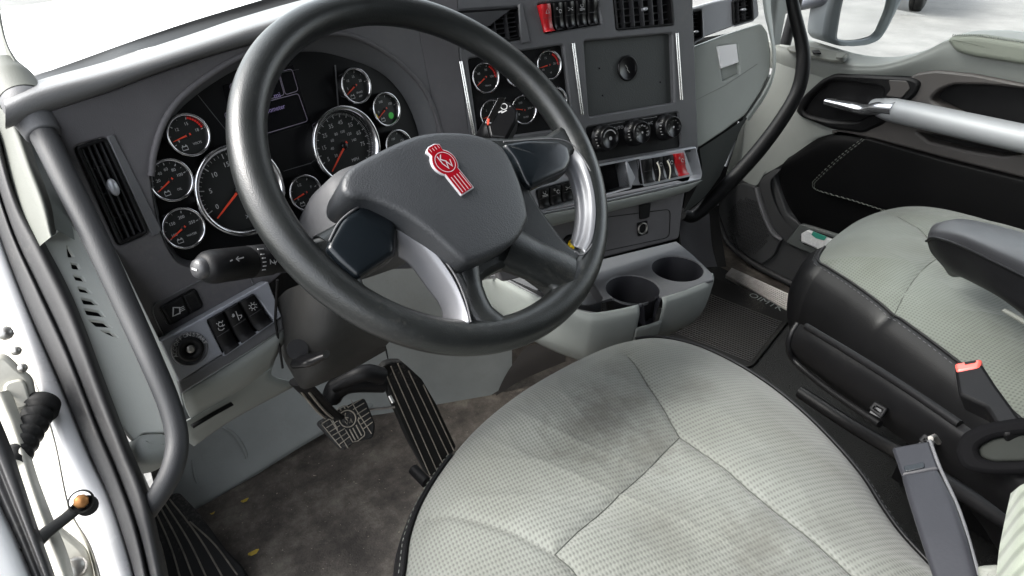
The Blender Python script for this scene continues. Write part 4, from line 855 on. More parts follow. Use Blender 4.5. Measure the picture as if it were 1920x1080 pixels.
m.tube(eo, .0012, 6); m.tube([g6(*p) for p in [(290, 330), (255, 300), (330, 220), (400, 190), (460, 190), (480, 225)]], .001, 6)
m.tube([g6(*p) for p in [(430, 590), (555, 800), (640, 780), (750, 690), (755, 640), (640, 430), (660, 380)]], .001, 6)
for x, y, X, Y in [(500, 580, 600, 770), (555, 560, 650, 740), (610, 510, 705, 690), (290, 290, 310, 310), (340, 245, 360, 265), (410, 210, 425, 235)]: m.tube([g6(x, y), g6(X, Y)], .0014, 5)
for P_ in [[(385, 330), (450, 420)], [(430, 310), (420, 380), (480, 390)], [(420, 380), (470, 440)], [(420, 450), (460, 500), (470, 440), (500, 480), (520, 400), (545, 470)]]: m.tube([g6(*p) for p in P_], .0010, 5)
m.build("pedal_emblem", M['pedalmetal'], bp)
m = MB(); m.tube([G(560, 715, .98), G(590, 745, 1.08), G(620, 775, 1.17), G(640, 785, 1.215)], [.014, .014, .013, .012], 12, n=5, flat=.5); m.build("pedal_arm", M['black'], bp)
m = MB()
for dx in (-8, 6): m.tube([G(573+dx, 735, 1.02), G(600+dx, 768, 1.11), G(618+dx, 784, 1.165)], .002, 6, n=4)
m.build("arm_rib", M['pedalmetal'], bp)
# accelerator
ac = thing("accelerator_pedal", "long black accelerator pedal with five worn pale ribs", "pedal", ZP(810, 895, .02))
pb = ZP(812, 893, .13); pt = G(735, 685, 1.20); acn = nrm(np.cross(nrm([1, .05, 0]), pt-pb)); 
AC = Plane(pb, acn if acn@(EYE-pb) > 0 else -acn)
slab("pedal_plate", AC, [(714, 693), (722, 683), (735, 678), (754, 678), (768, 690), (792, 712), (800, 726), (818, 757), (856, 838), (838, 868), (816, 899), (801, 890), (766, 826), (733, 750)], M['rubber'], ac, 0, .015, .003, r=.004)
for (x1, y1), (x2, y2) in [((724, 702), (806, 890)), ((733, 687), (820, 884)), ((746, 682), (832, 872)), ((766, 695), (843, 857)), ((794, 722), (851, 845))]:
    m = MB(); m.tube([AC.at(x1, y1, .001), AC.at(x2, y2, .001)], .0013, 6); m.build("tread_rib", M['pedalmetal'], ac)
m = MB(); m.tube([ZP(775, 880, .10), ZP(800, 905, .10)], .012, 12); m.build("hinge", M['black'], ac)
pbk = thing("pedal_bracket", "black pedal linkage bracket between the brake and accelerator pedals", "bracket", G(670, 730, 1.2))
m = MB(); m.tube([G(622, 745, 1.22), G(632, 728, 1.2), G(660, 716, 1.2), G(720, 718, 1.22)], [.018, .02, .02, .018], 12, n=4); m.tube([G(625, 725, 1.18), G(680, 700, 1.16), G(716, 705, 1.18)], [.012, .016, .016], 10, n=4); m.build("bracket_arm", M['black'], pbk)
m = MB(); m.tube([G(690, 768, 1.23), G(740, 763, 1.24)], .0025, 8); m.build("link_rod", M['steel'], pbk)
m = MB(); m.tube([G(730, 742, 1.19), G(737, 755, 1.19)], .004, 8); m.build("link_nut", M['steel'], pbk)
# foot rest
frt = thing("footrest", "black ribbed rubber footrest pad beside the door sill", "footrest", ZP(370, 1030, .04))
FR = Plane(ZP(370, 1030, .05), nrm([-.05, -.25, .95]))
slab("rest_pad", FR, [(272, 968), (300, 935), (334, 920), (372, 960), (424, 1030), (458, 1064), (470, 1120), (400, 1180), (330, 1160), (290, 1040)], M['rubber'], frt, 0, .03, .004, r=.012)
for i, (a_, b_) in enumerate([((292, 960), (345, 1110)), ((300, 950), (372, 1110)), ((308, 942), (395, 1100)), ((318, 936), (425, 1095)), ((356, 978), (445, 1078)), ((283, 972), (318, 1100))]):
    m = MB(); m.tube([FR.at(*a_, .001), FR.at((a_[0]+b_[0])/2+3, (a_[1]+b_[1])/2-6, .001), FR.at(*b_, .001)], .0016, 6, n=5); m.build("tread_rib", M['rubrib'], frt)
for k, (u, v, s) in enumerate([(458, 938, .010), (474, 1036, .013), (398, 962, .006)]):
    m = MB(); c = ZP(u, v, .004); P = [c+np.array([math.cos(t)*s*(1 if math.cos(t) > 0 else .8), math.sin(t)*s*.45, .002*math.cos(2*t)]) for t in np.linspace(0, 6.0, 8)]
    m.cap(P); o_ = m.build("leaf_scrap", M['leaf']); tag(o_, ["small yellow leaf scrap on the floor above the footrest tip", "larger yellow leaf scrap at the bottom edge right of the footrest", "tiny yellow leaf scrap on the floor by the toe board"][k], "leaf", "leaf scraps on the cab floor")

# passenger side mat and sill plate
mt = thing("floor_mat", "black ribbed rubber floor mat with raised lettering in the passenger footwell", "floor mat", ZP(1400, 600, 0))
MP = Plane((0, 0, .012), (0, 0, 1))
mo = [(1340, 520), (1380, 535), (1440, 556), (1483, 572), (1492, 585), (1411, 687), (1300, 690), (1230, 640), (1250, 580)]
slab("mat_sheet", MP, mo, M['rubber'], mt, 0, .006, .002, r=.02)
L0 = [MP.at(1335, 545), MP.at(1468, 600)]; 
m = MB()
for i in range(26):
    t = i/25; a_ = MP.at(1322-t*90, 548+t*62, .001); b_ = MP.at(1466-t*58, 604+t*74, .001); m.tube([a_, b_], .0020, 4)
m.build("mat_rib", mat("mat_rib_rubber", (.012, .012, .012), .5, spec=.3), mt)["kind"] = "stuff"
m = MB(); oa = MP.at(1403, 551, .0); ob = MP.at(1470, 583, .0); d2 = MP.l(ob)-MP.l(oa); L_ = np.linalg.norm(d2)
put_text(m, "OIMTK", MP, (oa+ob)/2, 0, 0, L_/3.3, .0018, math.atan2(d2[1], d2[0]), 1.0); m.build("mat_lettering", mat("mat_grey", (.20, .22, .21), .6), mt)
sp_ = thing("sill_plate", "ribbed aluminium sill plate along the passenger door", "sill plate", ZP(1440, 540, 0))
SPl = Plane((0, 0, .015), (0, 0, 1))
e0, e1, e2, e3 = SPl.at(1372, 503), SPl.at(1512, 566), SPl.at(1508, 600), SPl.at(1361, 516)
m = MB(); m.add([e0, e1, e2, e3, *[p-np.array([0, 0, .012]) for p in (e0, e1, e2, e3)]], [(0, 1, 2, 3), (3, 2, 6, 7), (0, 3, 7, 4)], False); m.build("sill_base", M['steel'], sp_)
for i in range(8):
    t = (i+.5)/8; m = MB(); m.tube([e0*(1-t)+e3*t+np.array([0, 0, .001]), e1*(1-t)+e2*t+np.array([0, 0, .001])], .0028, 6); m.build("sill_rib", M['steel'], sp_)

# ================================================================== seats
def pdist(P, A, B):
    d = B-A; t = np.clip(((P-A)@d)/(d@d), 0, 1); return np.linalg.norm(P-(A+t[:, None]*d), axis=1)
def pip(P, poly):
    x, y = P[:, 0], P[:, 1]; ins = np.zeros(len(P), bool); n = len(poly)
    for i in range(n):
        x1, y1 = poly[i]; x2, y2 = poly[(i+1) % n]
        c = ((y1 > y) != (y2 > y)) & (x < (x2-x1)*(y-y1)/(y2-y1+1e-12)+x1); ins ^= c
    return ins
def cushion(root, out_px, z_e, z_m, seams_px, panels_px, fab, skirt, N=360, MR=95, power=5, tiltc=None):
    B = np.array([ZP(u, v, z_e)[:2] for u, v in out_px]); B = np.array(cr(list(B), 40, True))
    d = np.r_[0, np.cumsum(np.linalg.norm(np.diff(np.vstack([B, B[:1]]), axis=0), axis=1))]
    Bc = np.vstack([B, B[:1]]); t = np.linspace(0, d[-1], N, endpoint=False); B = np.c_[np.interp(t, d, Bc[:, 0]), np.interp(t, d, Bc[:, 1])]
    c = B.mean(0); s = 1-(1-np.linspace(0, 1, MR))**1.35
    P = (c+(s[:, None, None]*(B-c))).reshape(-1, 2); S = np.repeat(s, N)
    z = z_e+(z_m-z_e)*(1-S**power)
    sdist = np.full(len(P), 9.)
    for sm in seams_px:
        q = [ZP(u, v, z_m)[:2] for u, v in sm]; q = np.array(cr(q, 6))
        for i in range(len(q)-1): sdist = np.minimum(sdist, pdist(P, q[i], q[i+1]))
    z = z-.0030*np.exp(-(sdist/.005)**2)-.0030*np.exp(-(sdist/.020)**2)
    z = z+.0025*np.sin(P[:, 0]*23+1)*np.cos(P[:, 1]*19)*(1-S**4)+.0012*np.sin(P[:, 0]*61+P[:, 1]*43)*(1-S**4)
    for k_, (ang_, fr_q, ph_, am_) in enumerate([(.4, 31, .3, .0009), (1.3, 47, 1.9, .0007), (2.3, 38, .8, .0008), (2.9, 71, 2.2, .0004)]):
        q_ = (P[:, 0]*math.cos(ang_)+P[:, 1]*math.sin(ang_))*fr_q+1.6*np.sin(P[:, 0]*17+k_)+1.3*np.cos(P[:, 1]*13+k_)
        z = z+am_*(1-np.abs(np.sin(q_+ph_)))**3*(1-S**6)*(.5+.5*np.sin(P[:, 0]*11+P[:, 1]*7+k_*2))*2
    if tiltc is not None: z = z+tiltc(P, S)
    V = np.c_[P, z]
    for kk_, sm in enumerate(seams_px):
        if kk_ == 3 and len(seams_px) == 5 and z_m > .55: continue
        q = np.array(cr([ZP(u, v, z_m)[:2] for u, v in sm], 14)); pts = []
        for p in q:
            dd = ((P-p)**2).sum(1); k_ = dd.argmin()
            if dd[k_] < .0001: pts.append(np.array([p[0], p[1], z[k_]+.0002]))
        if len(pts) > 3: MB().tube(pts, .0008, 5).build("seam", M['seamdark'], root)
    reg = np.zeros((MR-1)*N, int); Pf = P.reshape(MR, N, 2); cen = (Pf[:-1]+Pf[1:])/2; cen = cen.reshape(-1, 2)
    for k, pp in enumerate(panels_px):
        q = [ZP(u, v, z_m)[:2] for u, v in pp]; reg[pip(cen, q) & (reg == 0)] = k+1
    for k in range(len(panels_px)+1):
        idx = np.where(reg == k)[0]
        if len(idx) < 10: continue
        i, j = idx//N, idx % N; F4 = np.c_[i*N+j, (i+1)*N+j, (i+1)*N+(j+1) % N, i*N+(j+1) % N]
        used, inv = np.unique(F4, return_inverse=True); F4 = inv.reshape(F4.shape)
        me = bpy.data.meshes.new("cushion_panel"); me.from_pydata(V[used].tolist(), [], F4.tolist()); me.polygons.foreach_set("use_smooth", [True]*len(F4)); me.materials.append(fab); me.update()
        o = bpy.data.objects.new("cushion_panel", me); COL.objects.link(o); adopt(o, root)
    Nn = np.array([nrm([b[1], -b[0]]) for b in (np.roll(B, -1, 0)-np.roll(B, 1, 0))]); 
    if ((B-c)*Nn).sum() < 0: Nn = -Nn
    edge = V.reshape(MR, N, 3)[-1]
    for (nm, a_, b_, prof, mm) in skirt:
        idx = [(k % N) for k in range(int(a_*N), int(b_*N)+1)]
        rows = [[np.array([edge[i][0]+Nn[i][0]*x, edge[i][1]+Nn[i][1]*x, edge[i][2]-y]) for i in idx] for x, y in prof]
        MB().grid(cr_rows(rows)).build(nm, mm, root)
    return B, Nn, edge
def cr_rows(rows, n=4):
    C = [cr([r[j] for r in rows], n) for j in range(len(rows[0]))]
    return [[C[j][i] for j in range(len(C))] for i in range(len(C[0]))]
zs_ = .54
def st_(u, v): p = ZP(u, v, zs_); return (p[0], p[1], 0)
fabD = fabric("seat_fabric", (.135, .142, .130), [(st_(1130, 790), .070, 1.5, .68, R_(20)), (st_(1300, 740), .045, 1.2, .35, 0), (st_(1220, 855), .045, 1.4, .5, .5), (st_(1240, 1000), .04, 1.6, .3, .6), (st_(1560, 1000), .05, 1.0, .22, 0), (st_(1420, 1045), .05, 1.8, .45, R_(30)), (st_(1150, 690), .03, 1.2, .25, 0)])
seat = thing("driver_seat", "stained light grey fabric driver seat with black leather sides, nearest the camera", "seat", (.45, .15, 0))
out = [(760, 1085), (772, 1000), (800, 930), (850, 855), (910, 790), (980, 735), (1060, 688), (1130, 655), (1180, 640), (1235, 634), (1300, 647), (1370, 678), (1440, 722), (1505, 775), (1565, 835), (1615, 895), (1650, 950), (1690, 1005), (1760, 1080), (1850, 1180), (1800, 1500), (1500, 1900), (1000, 1900), (760, 1500), (730, 1220)]
B, Nn, edge = cushion(seat, out, .50, .555,
    [[(1180, 645), (1205, 690), (1235, 745), (1275, 815)], [(1275, 815), (1160, 925), (1040, 1035)], [(1275, 815), (1400, 908), (1607, 1075), (1800, 1240)], [(1040, 1035), (984, 1003), (924, 974), (848, 942), (800, 930)], [(1040, 1035), (1085, 1080), (1200, 1250)]],
    [[(1275, 815), (1040, 1035), (1085, 1080), (1250, 1500), (2100, 1500), (1800, 1240), (1607, 1075), (1400, 908)], [(1180, 600), (1205, 690), (1235, 745), (1275, 815), (1400, 908), (1607, 1075), (1800, 1240), (2200, 1500), (2400, 900), (1300, 400)], [(760, 900), (800, 930), (848, 942), (924, 974), (984, 1003), (1040, 1035), (1085, 1080), (1250, 1500), (1250, 3000), (200, 3000), (200, 900)]], fabD,
    [("front_roll", .09, .32, [(0, 0), (.006, .012), (.006, .05), (-.01, .10)], fabD), ("leather_side", .32, .82, [(0, 0), (.010, .006), (.020, .03), (.022, .08), (.010, .14)], M['leather']), ("leather_side", -.12, .09, [(0, 0), (.012, .010), (.022, .04), (.020, .10), (.005, .15)], M['leather'])], N=520, MR=120)
def piping(root, edge, a_, b_, off, r, m_, name="piping", dz=0):
    n = len(edge); idx = [k % n for k in range(int(a_*n), int(b_*n)+1, 2)]
    m = MB(); m.tube([edge[i]+np.array([Nn_[i][0]*off, Nn_[i][1]*off, dz]) for i in idx], r, 6); return m.build(name, m_, root)
Nn_ = Nn
piping(seat, edge, .27, .80, .004, .0026, M['leather']); piping(seat, edge, -.11, .09, .004, .003, M['leather'])
def stitches(root, edge, Nn_, a_, b_, off, dz, m_):
    n = len(edge); m = MB()
    for k in range(int(a_*n), int(b_*n)):
        if k % 2: continue
        i, j = k % n, (k+1) % n
        m.tube([edge[i]+np.array([Nn_[i][0]*off, Nn_[i][1]*off, dz]), edge[j]+np.array([Nn_[j][0]*off, Nn_[j][1]*off, dz])], .0006, 4, caps=False)
    o = m.build("stitching", m_, root); o["kind"] = "stuff"; return o
stitches(seat, edge, Nn, -.11, .09, .009, -.002, M['stitch']); stitches(seat, edge, Nn, .30, .78, .0095, -.003, M['charlite'])
# backrest side bolster at the right frame edge and seat base
fabB = fabric("bolster_fabric", (.16, .178, .145), pitch=.0085, bandy=True)
surf("backrest", [[G(1895, 925, .62), G(1925, 905, .60), G(2000, 890, .62)], [G(1882, 985, .60), G(1925, 965, .575), G(2010, 950, .60)], [G(1872, 1040, .58), G(1925, 1020, .555), G(2020, 1010, .58)], [G(1866, 1110, .56), G(1925, 1100, .54), G(2030, 1090, .57)]], fabB, seat, 6, 6)
m = MB(); m.box((.45, .12, .20), np.array([1, 0, 0]), np.array([0, 1, 0]), np.array([0, 0, 1.]), .36, .5, .38); m.build("seat_base", M['black'], seat)

fabP = fabric("passenger_fabric", (.115, .126, .112), pitch=.0070)
ps = thing("passenger_seat", "clean grey-green fabric passenger seat with black leather side bolster", "seat", (1.45, .2, 0))
outP = [(1537, 488), (1549, 464), (1578, 437), (1618, 410), (1665, 393), (1710, 387), (1760, 392), (1830, 410), (1930, 440), (2100, 540), (2300, 800), (2200, 1000), (2060, 930), (1960, 820), (1900, 765), (1830, 700), (1740, 630), (1660, 572), (1600, 529), (1553, 499)]
Bp, Nn_, edp = cushion(ps, outP, .49, .535, [[(1690, 392), (1735, 430), (1765, 475)], [(1765, 475), (1720, 512), (1688, 553)], [(1688, 553), (1800, 640), (1900, 715), (2000, 800)], [(1765, 475), (1860, 520), (2000, 600)]], [], fabP,
    [("leather_side", .60, 1.03, [(0, 0), (.012, .006), (.030, .03), (.042, .08), (.036, .14), (.015, .19), (-.02, .21)], M['leather']), ("front_roll", .025, .61, [(0, 0), (.008, .01), (.010, .05), (-.005, .11)], fabP)], N=400, MR=90)
edge2 = edp; m = MB(); piping(ps, edp, .60, 1.03, .004, .0026, M['leather']); stitches(ps, edp, Nn_, .60, 1.03, .012, -.004, M['charlite'])
# base shell of passenger seat
surf("seat_pan", [[G(1500, 607, 1.245), G(1530, 620, 1.21), G(1600, 660, 1.15), G(1700, 722, 1.08), G(1800, 790, 1.03), G(1920, 875, .98)],
    [G(1487, 630, 1.24), G(1524, 645, 1.20), G(1596, 688, 1.14), G(1696, 752, 1.07), G(1796, 820, 1.02), G(1920, 915, .97)],
    [G(1482, 655, 1.26), G(1530, 690, 1.22), G(1600, 735, 1.16), G(1700, 800, 1.09), G(1800, 870, 1.05), G(1920, 960, .99)],
    [G(1490, 672, 1.30), G(1545, 715, 1.26), G(1610, 765, 1.22), G(1700, 830, 1.15), G(1800, 900, 1.10), G(1920, 990, 1.05)]], M['black'], ps, 6, 6)
m = MB(); m.tube([G(1512, 612, 1.225), G(1600, 665, 1.145), G(1700, 728, 1.075), G(1800, 796, 1.025)], .006, 10, n=6); m.build("pan_rail", M['black'], ps)
m = MB(); m.tube([G(1496, 606, 1.25), G(1482, 630, 1.25), G(1480, 655, 1.26), G(1495, 682, 1.27), G(1560, 735, 1.22), G(1650, 795, 1.16)], .006, 10, n=6); m.build("fabric_hem", M['leather'], ps)
for i, (u, v, d) in enumerate([(1645, 772, 1.105), (1738, 832, 1.05)]):
    pp = Plane(G(u, v, d-.01), nrm([-.85, -.1, .45])); m = MB(); L_ = [(u-18, v-6), (u-6, v-20), (u+20, v-6), (u+8, v+14)]
    lo = loopat(pp, L_, 0, .004); slab_into(m, pp, [lo, inset(lo if area2(lo) > 0 else lo[::-1], .006)], 0, .01, .002); sl_ = m.build("slide_bracket", M['black'], ps)
    m = MB(); m.box(pp.at(u, v, -.006), pp.a, pp.b, pp.n, .016, .012, .004); m.build("bracket_pin", M['louvre'], sl_)
# armrest
ar = [(1742, 447), (1752, 425), (1785, 413), (1860, 432), (1960, 470), (2100, 540), (2100, 640), (1960, 560), (1850, 505), (1775, 478)]
surf("armrest", [[G(1738, 452, 1.30), G(1752, 447, 1.27), G(1800, 462, 1.22), G(1880, 500, 1.14), G(1960, 540, 1.07), G(2100, 620, .98)],
    [G(1742, 434, 1.31), G(1756, 430, 1.28), G(1806, 440, 1.22), G(1884, 474, 1.14), G(1965, 512, 1.07), G(2100, 590, .98)],
    [G(1752, 420, 1.33), G(1785, 414, 1.31), G(1840, 426, 1.26), G(1910, 450, 1.18), G(1985, 482, 1.11), G(2110, 560, 1.02)],
    [G(1770, 416, 1.38), G(1800, 410, 1.37), G(1850, 418, 1.32), G(1925, 438, 1.26), G(2000, 465, 1.2), G(2110, 540, 1.1)]], mat('lit_armrest_leather', (.022, .0225, .025), .45, bump=.2, bscale=700), ps, 6, 6)  # top leather coloured lighter than the side for the light it catches
surf("armrest_side", [[G(1738, 452, 1.30), G(1752, 448, 1.27), G(1800, 463, 1.22), G(1880, 501, 1.14), G(1960, 541, 1.07), G(2100, 621, .98)],
    [G(1746, 474, 1.30), G(1762, 476, 1.27), G(1810, 490, 1.215), G(1880, 530, 1.135), G(1960, 580, 1.065), G(2100, 680, .975)],
    [G(1768, 500, 1.30), G(1782, 508, 1.27), G(1824, 530, 1.22), G(1880, 560, 1.14), G(1960, 620, 1.07), G(2100, 740, .98)],
    [G(1778, 515, 1.33), G(1790, 520, 1.31), G(1830, 520, 1.28), G(1890, 566, 1.2), G(1960, 630, 1.12), G(2100, 750, 1.03)]], M['leather'], ps, 6, 6)
m = MB(); m.tube([G(1737, 452, 1.298), G(1752, 446, 1.268), G(1800, 461, 1.218), G(1880, 499, 1.138), G(1960, 539, 1.068)], .0025, 6, n=6); m.build("piping", M['leather'], ps)
slab("recline_tab", Plane(G(1900, 590, 1.13), nrm(EYE-G(1900, 590, 1.1))), [(1876, 583), (1885, 578), (1925, 600), (1925, 612)], M['cream'], ps, 0, .01, .002, r=.002)
# recline lever loop
LVP = Plane(G(1880, 830, .95), nrm([-.8, -.1, .55]))
m = MB(); slab_into(m, LVP, [loopat(LVP, [(1790, 850), (1800, 815), (1840, 795), (1930, 780), (2000, 800), (2000, 880), (1920, 890), (1850, 890), (1805, 880)], 0, .03), loopat(LVP, [(1833, 838), (1860, 822), (1930, 812), (1980, 820), (1980, 850), (1930, 865), (1860, 866), (1836, 856)], 0, .012)], 0, .03, .006); lv = m.build("lever_housing", M['flatblack'], ps)
pillow("lever_insert", LVP, [(1833, 838), (1860, 822), (1930, 812), (1980, 820), (1980, 850), (1930, 865), (1860, 866), (1836, 856)], M['sleeve'], lv, -.012, .01, .003, .004, r=.012)
m = MB(); m.box((1.42, .1, .18), np.array([1., 0, 0]), np.array([0, 1., 0]), np.array([0, 0, 1.]), .34, .5, .30); m.build("seat_base", M['black'], ps)
m = MB(); m.tube([G(1500, 735, 1.35), G(1600, 800, 1.3), G(1720, 870, 1.2), G(1900, 985, 1.1)], .012, 8, n=4); m.tube([G(1520, 700, 1.42), G(1640, 780, 1.36)], .008, 8); m.build("seat_slide", M['black'], ps)

# ---- seat belt buckles
bk = thing("seat_belt_buckle", "black belt buckle with bright red release button against the passenger seat", "buckle", G(1815, 700, 1.03))
BK = Plane(G(1815, 685, 1.03), nrm([-.25, -.45, .85]))
BB = nrm(G(1880, 800, .97)-G(1822, 700, 1.03)); sx_ = nrm(G(1843, 672, 1.03)-G(1789, 681, 1.03)); nn_ = nrm(np.cross(sx_, BB)); nn_ = nn_ if nn_@(EYE-BK.p) > 0 else -nn_
KP2 = Plane(G(1816, 690, 1.025), nn_)
slab("buckle_body", KP2, [(1789, 688), (1840, 680), (1866, 720), (1925, 800), (1882, 815), (1848, 762), (1797, 738)], M['black'], bk, .003, .03, .004, r=.004)
slab("release_button", KP2, [(1789, 681), (1841, 672), (1837, 688), (1793, 697)], mat("buckle_red", (.75, .10, .08), .3, coat=.3), bk, .005, .02, .003, r=.004)
m = MB(); slab_into(m, KP2, [loopat(KP2, [(1808, 679), (1830, 675), (1829, 679), (1809, 683)], .006, .001)], .0062, .002, .0003); m.build("tongue_slot", M['black'], bk)
b2 = thing("seat_belt_stalk", "dark glossy grey belt buckle sleeve standing between the two seats", "buckle", G(1750, 950, .80))
dirn = nrm(G(1800, 1080, .72)-G(1708, 832, .82)); wd_ = nrm(G(1745, 826, .82)-G(1672, 838, .82)); n2_ = nrm(np.cross(wd_, dirn)); n2_ = n2_ if n2_@(EYE-G(1750, 950, .8)) > 0 else -n2_
BS = Plane(G(1710, 835, .82), n2_)
pillow("sleeve", BS, [(1688, 888), (1758, 876), (1790, 940), (1815, 1010), (1834, 1080), (1840, 1140), (1770, 1140), (1745, 1070), (1722, 1000), (1700, 930)], M['belt'], b2, .002, .024, .004, .005, r=.006)
slab("buckle_head", BS, [(1671, 838), (1743, 825), (1762, 878), (1690, 892)], M['belt'], b2, .0, .022, .003, r=.003)
slab("head_mark", BS, [(1694, 874), (1732, 866), (1734, 876), (1697, 884)], M['piano'], b2, .0012, .002, .0004, r=.002)
m = MB(); m.tube([BS.at(1744, 826, -.001), BS.at(1763, 878, -.001), BS.at(1800, 960, 0), BS.at(1836, 1080, 0)], .0018, 6, n=4); m.build("sleeve_edge", M['charlite'], b2)
m = MB(); m.tube([G(1745, 822, .83), G(1752, 818, .84), G(1760, 830, .85)], .003, 6); m.build("rivet", M['steel'], b2)
sp3 = thing("belt_anchor", "white plastic anchor cover at the foot of the belt sleeve", "cover", G(1870, 1070, .66))
pillow("anchor_cover", Plane(G(1865, 1070, .66), nrm(EYE-G(1865, 1070, .66))), [(1832, 1062), (1850, 1060), (1880, 1058), (1885, 1090), (1836, 1095)], M['cream'], sp3, 0, .01, .002, .004, r=.006)

# ================================================================== passenger door
pd = thing("passenger_door", "grey-green passenger door with silver grab bar, chrome handle and black stitched insert", "door", (1.82, .9, 0))
def dl(pts, h=0, r=0, smooth=0): return loopat(DR, pts, h, r, smooth)
slab("lower_panel", DR, [(1335, 395), (1352, 340), (1420, 250), (1500, 100), (1560, 100), (1640, 200), (1640, 260), (1480, 290), (1452, 333), (1475, 400), (1505, 425), (1660, 480), (1900, 560), (1900, 800), (1560, 600), (1512, 552), (1420, 505), (1368, 465), (1345, 430)], M['doorlow'], pd, -.01, .03, .004, r=.01)
def belt_y(u): return np.interp(u, [1440, 1500, 1560, 1620, 1680, 1740, 1775, 1830, 1920, 2100], [76, 96, 114, 124, 116, 92, 76, 73, 82, 110])
us = [1440, 1480, 1520, 1560, 1600, 1650, 1700, 1740, 1775, 1830, 1920, 2100]
b_lo = lambda u: np.interp(u, [1440, 1500, 1560, 1650, 1700, 1760, 1850, 2100], [118, 140, 155, 152, 140, 130, 140, 190])
rows = [[DR.at(u, b_lo(u)+8, -.006) for u in us], [DR.at(u, b_lo(u), .0) for u in us], [DR.at(u, (belt_y(u)+b_lo(u))/2, .012) for u in us], [DR.at(u, belt_y(u)+7, .012) for u in us]]
top = [p+np.array([.012, 0, .012]) for p in rows[-1]]; rows += [top, [p+np.array([.10, 0, .004]) for p in top], [p+np.array([.11, 0, -.03]) for p in top]]
surf("upper_trim", rows, M['doorgrey'], pd, 5, 4)
# front part of the trim, runs down to the kick area
surf("front_trim", [[DR.at(u, v, .004) for u, v in [(1452, 70), (1480, 96), (1520, 118), (1575, 136), (1660, 150)]], [DR.at(u, v, .004) for u, v in [(1450, 130), (1470, 150), (1496, 170), (1540, 175), (1640, 200)]], [DR.at(u, v, .002) for u, v in [(1420, 190), (1450, 215), (1488, 240), (1530, 245), (1600, 246)]], [DR.at(u, v, -.002) for u, v in [(1380, 260), (1412, 275), (1440, 290), (1480, 282), (1570, 246)]], [DR.at(u, v, -.004) for u, v in [(1355, 330), (1385, 335), (1416, 348), (1430, 330), (1450, 318)]]], M['doorgrey'], pd, 5, 5)
pillow("belt_pad", DR, [(1774, 76), (1785, 67), (1830, 66), (1920, 80), (2080, 105), (2080, 150), (1920, 122), (1830, 108), (1792, 98)], M['doorpad'], pd, .028, .03, .004, .012, r=.012)
m = MB()
for k in range(46):
    t = k/45; u = 1786+t*190; v = 66.5+np.interp(u, [1786, 1830, 1920, 2000], [1, 1, 14, 26])
    p = DR.at(u, v, .028); m.tube([p, p+np.array([.006, .002, .003])], .0010, 4)
m.build("stitching", M['stitch'], pd)["kind"] = "stuff"
# taupe recess panel with map pocket
pk = dl([(1746, 186), (1762, 168), (1790, 157), (1850, 158), (1950, 168), (2080, 190), (2080, 285), (1920, 246), (1800, 214)], 0, .012)
sl2 = dl([(1722, 246), (1760, 252), (1920, 288), (1885, 293), (1820, 282), (1745, 265)], 0, .006)
mb = MB(); slab_into(mb, DR, [dl([(1560, 246), (1690, 215), (1700, 150), (1722, 136), (1760, 131), (1830, 138), (1920, 156), (2100, 190), (2100, 380), (1920, 332), (1770, 294), (1650, 262)], 0, .008), pk, sl2], .010, .05, .006); mb.build("recess_panel", M['brown'], pd)
mb = MB(); slab_into(mb, DR, [pk], -.030, .003, .0005); mb.build("map_pocket", M['black'], pd)
mb = MB(); slab_into(mb, DR, [sl2], -.030, .003, .0005); mb.build("grip_recess", M['black'], pd)
# pull bar
m = MB(); m.tube([DR.at(1640, 199, .02), DR.at(1672, 206, .045), DR.at(1720, 216, .055), DR.at(1820, 238, .06), DR.at(1920, 260, .06), DR.at(2100, 300, .06)], [.022, .033, .034, .034, .034, .034], 24, n=8, flat=.9); m.build("pull_bar", mat("bar_silver", (.27, .28, .29), .48, .2, bump=.1, bscale=900, var=.05), pd)
# handle bezel + chrome lever
bz = dl([(1497, 207), (1510, 180), (1545, 148), (1572, 136), (1712, 143), (1734, 152), (1722, 178), (1700, 196), (1660, 232), (1622, 248), (1562, 240), (1507, 218)], 0, .014)
bzi = dl([(1512, 205), (1530, 178), (1560, 153), (1600, 152), (1662, 162), (1660, 180), (1640, 210), (1612, 226), (1560, 224), (1520, 214)], 0, .012)
mb = MB(); slab_into(mb, DR, [bz, bzi], .018, .04, .008); bez = mb.build("handle_bezel", M['black'], pd)
mb = MB(); slab_into(mb, DR, [bzi], .007, .003, .0005); mb.build("handle_cup", M['black'], pd)
m = MB(); m.tube([DR.at(1550, 190, .030), DR.at(1590, 199, .034), DR.at(1622, 206, .036), DR.at(1650, 203, .045), DR.at(1684, 205, .055)], [.014, .019, .021, .027, .031], 16, n=6, flat=.7); m.build("door_handle", mat("handle_chrome", (.55, .56, .58), .16, .9), pd)
slab("bezel_trim", DR, [(1665, 150), (1700, 152), (1706, 166), (1690, 184), (1660, 180), (1670, 168)], M['brown'], pd, .021, .004, .0015, r=.006)
